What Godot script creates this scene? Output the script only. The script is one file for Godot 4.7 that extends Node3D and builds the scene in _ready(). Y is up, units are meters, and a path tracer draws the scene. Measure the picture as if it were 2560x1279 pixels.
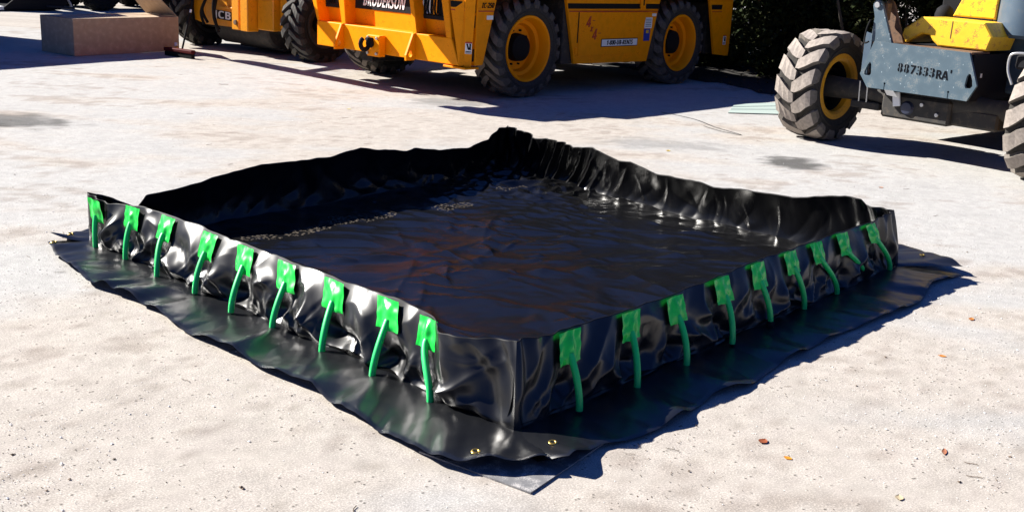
extends Node3D

# ---------------------------------------------------------------- small helpers
func lin(r: float, g: float, b: float, a := 1.0) -> Color:
	return Color(r, g, b, a).linear_to_srgb()

func mat(c: Color, rough := 0.6, metal := 0.0, spec := 0.5) -> StandardMaterial3D:
	var m := StandardMaterial3D.new()
	m.albedo_color = c
	m.roughness = rough
	m.metallic = metal
	m.metallic_specular = spec
	return m

func fnl(seed_: int, freq: float, kind := FastNoiseLite.TYPE_SIMPLEX_SMOOTH, oct := 3, ridged := false) -> FastNoiseLite:
	var n := FastNoiseLite.new()
	n.seed = seed_
	n.noise_type = kind
	n.frequency = freq
	n.fractal_type = FastNoiseLite.FRACTAL_RIDGED if ridged else (FastNoiseLite.FRACTAL_FBM if oct > 1 else FastNoiseLite.FRACTAL_NONE)
	n.fractal_octaves = oct
	return n

var taken := {}
func numbered(called: String) -> String:
	if not taken.has(called):
		taken[called] = 0
		return called
	taken[called] += 1
	return "%s_%03d" % [called, taken[called]]

func tag(o: Node, label := "", category := "", group := "", kind := "") -> void:
	if label != "": o.set_meta("label", label)
	if category != "": o.set_meta("category", category)
	if group != "": o.set_meta("group", group)
	if kind != "": o.set_meta("kind", kind)

func thing(called: String, label: String, category: String, xf := Transform3D.IDENTITY, group := "") -> Node3D:
	var o := Node3D.new()
	o.name = numbered(called)
	o.transform = xf
	add_child(o, true)
	tag(o, label, category, group)
	return o

func holder(called: String, parent: Node, xf := Transform3D.IDENTITY) -> Node3D:
	var o := Node3D.new()
	o.name = called
	o.transform = xf
	parent.add_child(o, true)
	return o

func put(called: String, mesh: Mesh, m: Material, parent: Node, xf := Transform3D.IDENTITY) -> MeshInstance3D:
	var o := MeshInstance3D.new()
	o.name = called if parent != self else numbered(called)
	o.mesh = mesh
	o.material_override = m
	o.transform = xf
	o.cast_shadow = GeometryInstance3D.SHADOW_CASTING_SETTING_ON
	parent.add_child(o, true)
	return o

func stb() -> SurfaceTool:
	var st := SurfaceTool.new()
	st.begin(Mesh.PRIMITIVE_TRIANGLES)
	st.set_smooth_group(-1)
	return st

func fin(st: SurfaceTool) -> ArrayMesh:
	st.generate_normals()
	st.index()
	return st.commit()

# counter-clockwise seen from outside goes in, Godot's clockwise comes out
func tri(st: SurfaceTool, a: Vector3, b: Vector3, c: Vector3) -> void:
	st.add_vertex(a); st.add_vertex(c); st.add_vertex(b)

func quad(st: SurfaceTool, a: Vector3, b: Vector3, c: Vector3, d: Vector3) -> void:
	tri(st, a, b, c); tri(st, a, c, d)

# a box with chamfered edges
func bx(st: SurfaceTool, at: Vector3, size: Vector3, b := 0.006, turn := Basis.IDENTITY) -> void:
	var h := size * 0.5
	b = minf(b, minf(h.x, minf(h.y, h.z)) * 0.8)
	for ax in 3:
		for s in [-1.0, 1.0]:
			var u := (ax + 1) % 3
			var v := (ax + 2) % 3
			var p: Array[Vector3] = []
			for k in [[-1, -1], [1, -1], [1, 1], [-1, 1]]:
				var q := Vector3.ZERO
				q[ax] = s * h[ax]
				q[u] = k[0] * (h[u] - b)
				q[v] = k[1] * (h[v] - b)
				p.append(at + turn * q)
			if s > 0: quad(st, p[0], p[1], p[2], p[3])
			else: quad(st, p[3], p[2], p[1], p[0])
	for ax in 3:
		var u := (ax + 1) % 3
		var v := (ax + 2) % 3
		for su in [-1.0, 1.0]:
			for sv in [-1.0, 1.0]:
				var e: Array[Vector3] = []
				for k in [[-1, 0], [1, 0], [1, 1], [-1, 1]]:
					var q := Vector3.ZERO
					q[ax] = k[0] * (h[ax] - b)
					q[u] = su * (h[u] - (b if k[1] else 0.0))
					q[v] = sv * (h[v] - (0.0 if k[1] else b))
					e.append(at + turn * q)
				if su * sv > 0: quad(st, e[3], e[2], e[1], e[0])
				else: quad(st, e[0], e[1], e[2], e[3])
	for sx in [-1.0, 1.0]:
		for sy in [-1.0, 1.0]:
			for sz in [-1.0, 1.0]:
				var a := at + turn * Vector3(sx * h.x, sy * (h.y - b), sz * (h.z - b))
				var c := at + turn * Vector3(sx * (h.x - b), sy * h.y, sz * (h.z - b))
				var d := at + turn * Vector3(sx * (h.x - b), sy * (h.y - b), sz * h.z)
				if sx * sy * sz > 0: tri(st, a, c, d)
				else: tri(st, a, d, c)

func box(size: Vector3, b := 0.006, at := Vector3.ZERO) -> ArrayMesh:
	var st := stb()
	bx(st, at, size, b)
	return fin(st)

# a plate: polygon (any winding) in a plane given by origin, u, v; thickness t along n from the plane backwards; front edge chamfered
func plate(st: SurfaceTool, poly: PackedVector2Array, o: Vector3, u: Vector3, v: Vector3, n: Vector3, t: float, b := 0.005) -> void:
	if Geometry2D.is_polygon_clockwise(poly):
		poly = poly.duplicate()
		poly.reverse()
	var flip := u.cross(v).dot(n) < 0.0
	var ins := poly
	if b > 0.0:
		var off := Geometry2D.offset_polygon(poly, -b, Geometry2D.JOIN_MITER)
		if off.size() == 1 and off[0].size() == poly.size():
			var q: PackedVector2Array = off[0]
			if Geometry2D.is_polygon_clockwise(q): q.reverse()
			var best := 0
			for k in q.size():
				if q[k].distance_to(poly[0]) < q[best].distance_to(poly[0]): best = k
			ins = PackedVector2Array()
			for k in q.size(): ins.append(q[(k + best) % q.size()])
		else: b = 0.0
	var f := func(p: Vector2, d: float) -> Vector3: return o + u * p.x + v * p.y - n * d
	var idx := Geometry2D.triangulate_polygon(ins)
	for k in range(0, idx.size(), 3):
		var a: Vector3 = f.call(ins[idx[k]], 0.0)
		var c: Vector3 = f.call(ins[idx[k + 1]], 0.0)
		var d: Vector3 = f.call(ins[idx[k + 2]], 0.0)
		if (c - a).cross(d - a).dot(n) > 0: tri(st, a, c, d)
		else: tri(st, a, d, c)
	idx = Geometry2D.triangulate_polygon(poly)
	for k in range(0, idx.size(), 3):
		var a: Vector3 = f.call(poly[idx[k]], t)
		var c: Vector3 = f.call(poly[idx[k + 1]], t)
		var d: Vector3 = f.call(poly[idx[k + 2]], t)
		if (c - a).cross(d - a).dot(n) > 0: tri(st, a, d, c)
		else: tri(st, a, c, d)
	for k in poly.size():
		var k2 := (k + 1) % poly.size()
		var a: Vector3 = f.call(poly[k], b)
		var c: Vector3 = f.call(poly[k2], b)
		var d: Vector3 = f.call(poly[k2], t)
		var e: Vector3 = f.call(poly[k], t)
		if flip: quad(st, a, c, d, e)
		else: quad(st, e, d, c, a)
		if b > 0.0:
			var g: Vector3 = f.call(ins[k], 0.0)
			var h: Vector3 = f.call(ins[k2], 0.0)
			if flip: quad(st, g, h, c, a)
			else: quad(st, a, c, h, g)

func plated(poly: Array, o: Vector3, u: Vector3, v: Vector3, n: Vector3, t: float, b := 0.005) -> ArrayMesh:
	var st := stb()
	plate(st, PackedVector2Array(poly), o, u, v, n, t, b)
	return fin(st)

# a plate whose outline and hole are both seen whole from the middle of the hole
func holed(st: SurfaceTool, outer: PackedVector2Array, hole: PackedVector2Array, o: Vector3, u: Vector3, v: Vector3, n: Vector3, t: float) -> void:
	var c := Vector2.ZERO
	for p in hole: c += p / hole.size()
	var angs: Array[float] = []
	for p in outer: angs.append((p - c).angle())
	for p in hole: angs.append((p - c).angle())
	for k in 16: angs.append(-PI + TAU * k / 16.0 + 0.01)
	angs.sort()
	var a_out: Array[Vector2] = []
	var a_in: Array[Vector2] = []
	for a in angs:
		a_out.append(_ray(outer, c, a))
		a_in.append(_ray(hole, c, a))
	var flip := u.cross(v).dot(n) < 0.0
	for k in angs.size():
		var k2 := (k + 1) % angs.size()
		if absf(angs[k] - angs[k2]) < 1e-4: continue
		var f := func(p: Vector2, d: float) -> Vector3: return o + u * p.x + v * p.y - n * d
		var p0: Vector3 = f.call(a_in[k], 0.0); var p1: Vector3 = f.call(a_out[k], 0.0)
		var p2: Vector3 = f.call(a_out[k2], 0.0); var p3: Vector3 = f.call(a_in[k2], 0.0)
		var q0: Vector3 = f.call(a_in[k], t); var q1: Vector3 = f.call(a_out[k], t)
		var q2: Vector3 = f.call(a_out[k2], t); var q3: Vector3 = f.call(a_in[k2], t)
		if flip:
			quad(st, p3, p2, p1, p0); quad(st, q0, q1, q2, q3); quad(st, p2, q2, q1, p1); quad(st, p0, q0, q3, p3)
		else:
			quad(st, p0, p1, p2, p3); quad(st, q3, q2, q1, q0); quad(st, p1, q1, q2, p2); quad(st, p3, q3, q0, p0)

func _ray(poly: PackedVector2Array, c: Vector2, a: float) -> Vector2:
	var far := c + Vector2.from_angle(a) * 50.0
	for k in poly.size():
		var hit = Geometry2D.segment_intersects_segment(c, far, poly[k], poly[(k + 1) % poly.size()])
		if hit != null: return hit
	var best := poly[0]
	for p in poly:
		if absf(angle_difference((p - c).angle(), a)) < absf(angle_difference((best - c).angle(), a)): best = p
	return best

func ring_frame(axis: Vector3) -> Array[Vector3]:
	var u := axis.cross(Vector3.UP)
	if u.length() < 0.05: u = axis.cross(Vector3.RIGHT)
	u = u.normalized()
	return [u, axis.cross(u).normalized()]

var sg := 1
# a surface of revolution: profile of (radius, height along axis)
func lathe(st: SurfaceTool, prof: Array, at: Vector3, axis: Vector3, n := 32, crease := 0.6) -> void:
	var fr := ring_frame(axis)
	for k in prof.size() - 1:
		if k == 0 or crease <= 0.0: sg += 1
		elif k > 0:
			var d0: Vector2 = (prof[k] - prof[k - 1]).normalized()
			var d1: Vector2 = (prof[k + 1] - prof[k]).normalized()
			if absf(d0.angle_to(d1)) > crease: sg += 1
		st.set_smooth_group(sg)
		for i in n:
			var a0 := TAU * i / n
			var a1 := TAU * (i + 1) / n
			var e0 := fr[0] * cos(a0) + fr[1] * sin(a0)
			var e1 := fr[0] * cos(a1) + fr[1] * sin(a1)
			var p: Vector2 = prof[k]
			var q: Vector2 = prof[k + 1]
			var A := at + axis * p.y + e0 * p.x
			var B := at + axis * p.y + e1 * p.x
			var C := at + axis * q.y + e1 * q.x
			var D := at + axis * q.y + e0 * q.x
			if p.x < 1e-5: tri(st, A, C, D)
			elif q.x < 1e-5: tri(st, A, B, C)
			else: quad(st, A, B, C, D)
	st.set_smooth_group(-1)

func cyl(st: SurfaceTool, a: Vector3, b: Vector3, r: float, n := 14, r2 := -1.0) -> void:
	if r2 < 0.0: r2 = r
	var ax := (b - a)
	var l := ax.length()
	ax /= l
	var c := minf(r, r2) * 0.12
	lathe(st, [Vector2(0, 0), Vector2(r - c, 0), Vector2(r, c), Vector2(r2, l - c), Vector2(r2 - c, l), Vector2(0, l)], a, ax, n)

func tube(st: SurfaceTool, path: Array, r: float, n := 10) -> void:
	sg += 1
	st.set_smooth_group(sg)
	var rings := []
	var side := Vector3.ZERO
	for k in path.size():
		var d: Vector3 = (path[mini(k + 1, path.size() - 1)] - path[maxi(k - 1, 0)]).normalized()
		if k == 0: side = ring_frame(d)[0]
		side = (side - d * side.dot(d)).normalized()
		var up := d.cross(side)
		var ring: Array[Vector3] = []
		for i in n:
			var a := TAU * i / n
			ring.append(path[k] + (side * cos(a) + up * sin(a)) * r)
		rings.append(ring)
	for k in path.size() - 1:
		for i in n:
			var j := (i + 1) % n
			quad(st, rings[k][i], rings[k][j], rings[k + 1][j], rings[k + 1][i])
	st.set_smooth_group(-1)
	for i in range(1, n - 1):
		tri(st, rings[0][0], rings[0][i + 1], rings[0][i])
		tri(st, rings[-1][0], rings[-1][i], rings[-1][i + 1])

func smooth_path(pts: Array, n := 6) -> Array:
	var cv := Curve3D.new()
	for k in pts.size():
		var a: Vector3 = pts[maxi(k - 1, 0)]
		var b: Vector3 = pts[mini(k + 1, pts.size() - 1)]
		var t := (b - a) / 6.0
		cv.add_point(pts[k], -t, t)
	var out := []
	for k in pts.size() - 1:
		for i in n: out.append(cv.sample(k, i / float(n)))
	out.append(pts[-1])
	return out

# a sheet of nu x nv cells through points from a callable (u, v) -> Vector3, smooth
func sheet(nu: int, nv: int, f: Callable, flip := false) -> ArrayMesh:
	var v := PackedVector3Array()
	v.resize((nu + 1) * (nv + 1))
	var uv := PackedVector2Array()
	uv.resize(v.size())
	var col := PackedColorArray()
	for j in nv + 1:
		for i in nu + 1:
			var k := j * (nu + 1) + i
			var a := i / float(nu)
			var b := j / float(nv)
			v[k] = f.call(a, b)
			uv[k] = Vector2(a, b)
	return grid_mesh(v, uv, col, nu, nv, flip)

func grid_mesh(v: PackedVector3Array, uv: PackedVector2Array, col: PackedColorArray, nu: int, nv: int, flip: bool) -> ArrayMesh:
	var nn := PackedVector3Array()
	nn.resize(v.size())
	var ix := PackedInt32Array()
	ix.resize(nu * nv * 6)
	var w := nu + 1
	var q := 0
	for j in nv:
		for i in nu:
			var a := j * w + i
			var b := a + 1
			var c := a + w + 1
			var d := a + w
			if flip:
				ix[q] = a; ix[q + 1] = c; ix[q + 2] = b; ix[q + 3] = a; ix[q + 4] = d; ix[q + 5] = c
			else:
				ix[q] = a; ix[q + 1] = b; ix[q + 2] = c; ix[q + 3] = a; ix[q + 4] = c; ix[q + 5] = d
			q += 6
			var m := (v[c] - v[a]).cross(v[d] - v[b])
			if not flip: m = -m
			nn[a] += m; nn[b] += m; nn[c] += m; nn[d] += m
	for k in nn.size(): nn[k] = nn[k].normalized()
	var arr := []
	arr.resize(Mesh.ARRAY_MAX)
	arr[Mesh.ARRAY_VERTEX] = v
	arr[Mesh.ARRAY_NORMAL] = nn
	arr[Mesh.ARRAY_TEX_UV] = uv
	arr[Mesh.ARRAY_INDEX] = ix
	if col.size(): arr[Mesh.ARRAY_COLOR] = col
	var am := ArrayMesh.new()
	am.add_surface_from_arrays(Mesh.PRIMITIVE_TRIANGLES, arr)
	return am

# lettering, baked into a mesh: centred, its cap height h, slanted and squeezed if asked
func letters(text: String, h: float, slant := 0.0, squeeze := 1.0, depth := 0.004, bold := true, face := "Droid Sans") -> ArrayMesh:
	var f := SystemFont.new()
	f.font_names = PackedStringArray([face])
	f.font_weight = 700 if bold else 400
	var tm := TextMesh.new()
	tm.font = f
	tm.text = text
	tm.font_size = 64
	tm.pixel_size = h / (64.0 * 0.714)
	tm.depth = depth
	tm.curve_step = 1.0
	var out := ArrayMesh.new()
	for s in tm.get_surface_count():
		var arr := tm.surface_get_arrays(s)
		var v: PackedVector3Array = arr[Mesh.ARRAY_VERTEX]
		for k in v.size():
			v[k] = Vector3(v[k].x * squeeze + slant * v[k].y, v[k].y, v[k].z)
		arr[Mesh.ARRAY_VERTEX] = v
		out.add_surface_from_arrays(Mesh.PRIMITIVE_TRIANGLES, arr)
	return out

func xf(x: Vector3, y: Vector3, z: Vector3, o: Vector3) -> Transform3D:
	return Transform3D(Basis(x, y, z), o)

func poly_at(list: Array, s: float) -> float:   # piecewise linear through Vector2(s, value)
	if s <= list[0].x: return list[0].y
	for k in list.size() - 1:
		if s <= list[k + 1].x:
			return lerpf(list[k].y, list[k + 1].y, (s - list[k].x) / maxf(list[k + 1].x - list[k].x, 1e-5))
	return list[-1].y

func along(pts: Array, n: int) -> PackedVector2Array:   # n + 1 points evenly spaced along a polyline
	var acc := [0.0]
	for k in pts.size() - 1: acc.append(acc[-1] + pts[k].distance_to(pts[k + 1]))
	var out := PackedVector2Array()
	for i in n + 1:
		var s: float = acc[-1] * i / n
		var k := 0
		while k < pts.size() - 2 and s > acc[k + 1]: k += 1
		out.append(pts[k].lerp(pts[k + 1], (s - acc[k]) / maxf(acc[k + 1] - acc[k], 1e-6)))
	return out

# ---------------------------------------------------------------- textures and paints
func grey_image(n: FastNoiseLite, size: int, lo: float, hi: float, curve := 1.0) -> Image:
	var im := n.get_seamless_image(size, size, false, false, 0.15, true)
	im.convert(Image.FORMAT_L8)
	var d := im.get_data()
	var lut := PackedByteArray()
	lut.resize(256)
	for k in 256: lut[k] = int(clampf(lerpf(lo, hi, pow(k / 255.0, curve)), 0, 1) * 255)
	for k in d.size(): d[k] = lut[d[k]]
	return Image.create_from_data(size, size, false, Image.FORMAT_L8, d)

func tex(im: Image) -> ImageTexture:
	im.generate_mipmaps()
	return ImageTexture.create_from_image(im)

# paint that is worn: the base colour, a few scratches, stains and drips of another colour
func worn(base: Color, other: Color, amount: float, seed_: int, rough := 0.4, scale := 1.0, spots := 0.0) -> StandardMaterial3D:
	var size := 512
	var a := fnl(seed_, 0.012, FastNoiseLite.TYPE_SIMPLEX, 5)
	var b := fnl(seed_ + 7, 0.06, FastNoiseLite.TYPE_SIMPLEX, 4, true)
	var ia := a.get_seamless_image(size, size, false, false, 0.12, true)
	var ib := b.get_seamless_image(size, size, false, false, 0.12, true)
	ia.convert(Image.FORMAT_L8); ib.convert(Image.FORMAT_L8)
	var da := ia.get_data()
	var db := ib.get_data()
	var out := PackedByteArray()
	out.resize(size * size * 3)
	var rg := RandomNumberGenerator.new()
	rg.seed = seed_
	for k in size * size:
		var x := da[k] / 255.0
		var y := db[k] / 255.0
		var t := smoothstep(0.72 - amount * 0.35, 0.8, x * 0.55 + y * 0.45)
		var c := base.lerp(other, t)
		var sh := 0.92 + 0.1 * x
		out[k * 3] = int(clampf(c.r * sh, 0, 1) * 255)
		out[k * 3 + 1] = int(clampf(c.g * sh, 0, 1) * 255)
		out[k * 3 + 2] = int(clampf(c.b * sh, 0, 1) * 255)
	var im := Image.create_from_data(size, size, false, Image.FORMAT_RGB8, out)
	for k in int(spots):
		var p := Vector2i(rg.randi_range(4, size - 14), rg.randi_range(4, size - 14))
		var w := rg.randi_range(2, 4)
		var hh := rg.randi_range(2, 8)
		for dx in w:
			for dy in hh:
				if Vector2((dx + 0.5) / w * 2 - 1, (dy + 0.5) / hh * 2 - 1).length() < 1.0: im.set_pixel(p.x + dx, p.y + dy, Color(0.66, 0.72, 0.75))
	var m := StandardMaterial3D.new()
	m.albedo_texture = tex(im)
	m.roughness = rough
	m.uv1_triplanar = true
	m.uv1_scale = Vector3.ONE * scale
	return m

# ---------------------------------------------------------------- wheels: axis along z, +z is the outer side
func tyre_mesh(R: float, w: float, rr: float, lugs: int, lug_share: float, lug_h: float, sweep: float, dust: Color, rubber: Color, seed_: int) -> ArrayMesh:
	var st := stb()
	var rg := RandomNumberGenerator.new()
	rg.seed = seed_
	var h := R - rr
	var base := R - lug_h
	st.set_color(rubber)
	var prof := [Vector2(rr, -w * 0.36), Vector2(rr + 0.012, -w * 0.42), Vector2(rr + h * 0.2, -w * 0.47), Vector2(rr + h * 0.45, -w * 0.5), Vector2(base - h * 0.15, -w * 0.495), Vector2(base - h * 0.02, -w * 0.455), Vector2(base, -w * 0.38), Vector2(base + lug_h * 0.12, 0.0),
		Vector2(base, w * 0.38), Vector2(base - h * 0.02, w * 0.455), Vector2(base - h * 0.15, w * 0.495), Vector2(rr + h * 0.45, w * 0.5), Vector2(rr + h * 0.2, w * 0.47), Vector2(rr + 0.012, w * 0.42), Vector2(rr, w * 0.36)]
	lathe(st, prof, Vector3.ZERO, Vector3(0, 0, 1), 72, 3.0)
	# raised ring on both sidewalls
	for s in [-1.0, 1.0]:
		lathe(st, [Vector2(rr + h * 0.30, s * w * 0.484), Vector2(rr + h * 0.31, s * w * 0.505), Vector2(rr + h * 0.36, s * w * 0.51), Vector2(rr + h * 0.37, s * w * 0.49)], Vector3.ZERO, Vector3(0, 0, 1), 60, 3.0)
	var pitch := TAU / lugs
	for s in [-1.0, 1.0]:
		for k in lugs:
			var th0: float = pitch * (k + (0.5 if s > 0 else 0.0)) + rg.randf_range(-0.01, 0.01)
			var rows := []
			# z from just past the centre to over the shoulder, radius, turn, width share
			var steps := [[-0.03, R - 0.006, 0.0, 0.62], [0.08, R, 0.12, 0.85], [0.22, R, 0.42, 1.0], [0.36, R - 0.003, 0.8, 1.0], [0.47, R - lug_h * 0.35, 1.0, 1.02], [0.52, base - h * 0.08, 1.05, 0.95], [0.515, base - h * 0.27, 1.08, 0.7]]
			for q in steps.size():
				var e = steps[q]
				var th: float = th0 + sweep * e[2]
				var z: float = s * w * e[0]
				var half: float = pitch * lug_share * 0.5 * e[3]
				var jit := rg.randf_range(-0.08, 0.08) * half
				var inner: float = base - 0.012 if q < 5 else e[1]
				var zin: float = z if q < 5 else s * w * 0.46
				var ring: Array[Vector3] = []
				for f in [[-1.18, 0], [-1.0, 1], [1.0, 1], [1.18, 0]]:
					var a: float = th + half * f[0] + jit
					var r: float = e[1] if f[1] else inner
					ring.append(Vector3(cos(a) * r, sin(a) * r, z if f[1] else zin))
				rows.append(ring)
			for q in rows.size() - 1:
				for f in 3:
					var A: Vector3 = rows[q][f]; var B: Vector3 = rows[q][f + 1]; var C: Vector3 = rows[q + 1][f + 1]; var D: Vector3 = rows[q + 1][f]
					st.set_color(dust if f == 1 and q < 4 else dust.lerp(rubber, 0.6))
					if s > 0: quad(st, A, B, C, D)
					else: quad(st, D, C, B, A)
			st.set_color(dust.lerp(rubber, 0.6))
			var r0: Array = rows[0]
			if s > 0: quad(st, r0[3], r0[2], r0[1], r0[0])
			else: quad(st, r0[0], r0[1], r0[2], r0[3])
	st.generate_normals()
	st.index()
	return st.commit()

func rim_mesh(rr: float, w: float, dish: float, hole: float) -> ArrayMesh:
	var st := stb()
	var z := w * 0.42
	lathe(st, [Vector2(rr - 0.01, z - 0.03), Vector2(rr + 0.02, z), Vector2(rr + 0.012, z + 0.016), Vector2(rr - 0.012, z + 0.012), Vector2(rr - 0.03, z - 0.02), Vector2(rr - 0.045, z - dish * 0.55), Vector2(rr - 0.085, z - dish * 0.62), Vector2(rr - 0.1, z - dish), Vector2(hole, z - dish - 0.01), Vector2(hole, z - dish - 0.03), Vector2(rr - 0.09, z - dish - 0.03), Vector2(rr - 0.04, -z + 0.06), Vector2(rr - 0.03, -z), Vector2(rr + 0.012, -z - 0.014), Vector2(rr + 0.02, -z), Vector2(rr - 0.01, -z + 0.03)], Vector3.ZERO, Vector3(0, 0, -1) * -1.0, 56, 0.35)
	return fin(st)
# ================================================================ the scene
var M := {}
const SUN_AZ := 20.0     # shadows run to +x and a little towards the camera
const SUN_EL := 33.5

func _ready() -> void:
	# camera: 1.6 m up, pitched 16 degrees down, rolled 3.3 degrees
	var cam := Camera3D.new()
	cam.name = "camera"
	var p := 0.278677
	var r := 0.057935
	var right := Vector3(1, 0, 0); var up := Vector3(0, cos(p), -sin(p)); var back := Vector3(0, sin(p), cos(p))
	cam.transform = Transform3D(Basis(right * cos(r) + up * sin(r), up * cos(r) - right * sin(r), back), Vector3(0, 1.6, 0))
	cam.fov = 27.14
	cam.near = 0.05
	cam.far = 1500.0
	add_child(cam)
	cam.current = true

	var env := Environment.new()
	env.background_mode = Environment.BG_SKY
	var sky := Sky.new()
	var sm := ProceduralSkyMaterial.new()
	sm.sky_top_color = Color(0.15, 0.31, 0.64)
	sm.sky_horizon_color = Color(0.42, 0.58, 0.84)
	sm.sky_curve = 0.12
	sm.sky_energy_multiplier = 0.58
	sm.ground_bottom_color = Color(0.3, 0.28, 0.26)
	sm.ground_horizon_color = Color(0.45, 0.45, 0.45)
	sm.sun_angle_max = 30.0
	sky.sky_material = sm
	env.sky = sky
	env.tonemap_mode = Environment.TONE_MAPPER_LINEAR
	env.tonemap_exposure = 2.75
	env.sdfgi_enabled = true
	env.ssao_enabled = true
	env.ssil_enabled = true
	var we := WorldEnvironment.new()
	we.name = "world_environment"
	we.environment = env
	add_child(we)

	var sun := DirectionalLight3D.new()
	sun.name = "sun"
	var az := deg_to_rad(SUN_AZ); var el := deg_to_rad(SUN_EL)
	var dir := Vector3(cos(az) * cos(el), -sin(el), sin(az) * cos(el))
	sun.transform = Transform3D(Basis.looking_at(dir, Vector3.UP), Vector3(-8, 12, -3))
	sun.light_energy = 1.6
	sun.light_color = Color(1.0, 0.98, 0.948)
	sun.light_angular_distance = 0.53
	sun.shadow_enabled = true
	add_child(sun)

	make_materials()
	make_ground()
	make_backdrop()
	make_crane()
	make_loader()
	make_telehandler()
	make_left_side()
	make_berm()
	make_litter()

func make_materials() -> void:
	M.vinyl = mat(lin(0.0055, 0.0058, 0.0068), 0.335, 0.0, 0.55)
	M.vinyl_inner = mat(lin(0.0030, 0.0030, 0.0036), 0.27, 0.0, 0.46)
	M.hem = mat(lin(0.009, 0.009, 0.010), 0.62, 0.0, 0.3)
	M.vinyl_floor = mat(lin(0.0050, 0.0049, 0.0050), 0.23, 0.0, 0.5)
	M.vinyl_apron = mat(lin(0.0060, 0.0066, 0.0080), 0.31, 0.0, 0.66)
	M.patch = worn(lin(0.014, 0.70, 0.075), lin(0.014, 0.45, 0.045), 0.5, 11, 0.30, 9.0)
	M.rod = mat(lin(0.008, 0.60, 0.135), 0.42)
	M.brass = mat(lin(0.62, 0.42, 0.10), 0.3, 0.9)
	M.black = mat(lin(0.011, 0.011, 0.012), 0.7, 0.0, 0.2)
	M.dark = mat(lin(0.016, 0.016, 0.018), 0.75, 0.0, 0.2)
	M.grime = worn(lin(0.028, 0.026, 0.024), lin(0.07, 0.055, 0.04), 0.6, 23, 0.8, 1.5)
	M.orange = worn(lin(0.92, 0.300, 0.0), lin(0.70, 0.20, 0.0), 0.25, 31, 0.42, 0.8)
	M.orange.metallic_specular = 0.25
	M.orange_plain = mat(lin(0.90, 0.285, 0.0), 0.45, 0.0, 0.25)
	M.loader_yellow = worn(lin(0.78, 0.30, 0.004), lin(0.5, 0.17, 0.01), 0.3, 37, 0.4, 1.0)
	M.yellow = worn(lin(0.82, 0.50, 0.015), lin(0.30, 0.10, 0.05), 0.42, 41, 0.45, 1.3)
	M.blue_grey = worn(lin(0.066, 0.108, 0.140), lin(0.145, 0.165, 0.172), 0.55, 47, 0.5, 1.1, 70)
	M.blue_plain = worn(lin(0.062, 0.10, 0.145), lin(0.10, 0.11, 0.12), 0.4, 53, 0.45, 1.0)
	M.rust = worn(lin(0.16, 0.085, 0.045), lin(0.05, 0.03, 0.02), 0.7, 59, 0.8, 3.0)
	M.steel = mat(lin(0.5, 0.5, 0.5), 0.35, 0.7)
	M.white = mat(lin(0.75, 0.76, 0.76), 0.5)
	M.red = mat(lin(0.42, 0.03, 0.01), 0.5)
	M.cardboard = worn(lin(0.40, 0.295, 0.20), lin(0.46, 0.35, 0.25), 0.4, 61, 0.85, 1.2)
	var ty := mat(Color.WHITE, 0.85, 0.0, 0.3)
	ty.vertex_color_use_as_albedo = true
	var g1 := fnl(71, 0.03, FastNoiseLite.TYPE_SIMPLEX, 4)
	ty.albedo_texture = tex(grey_image(g1, 256, 0.78, 1.0))
	ty.uv1_triplanar = true
	ty.uv1_scale = Vector3.ONE * 3.0
	M.tyre = ty

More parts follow.
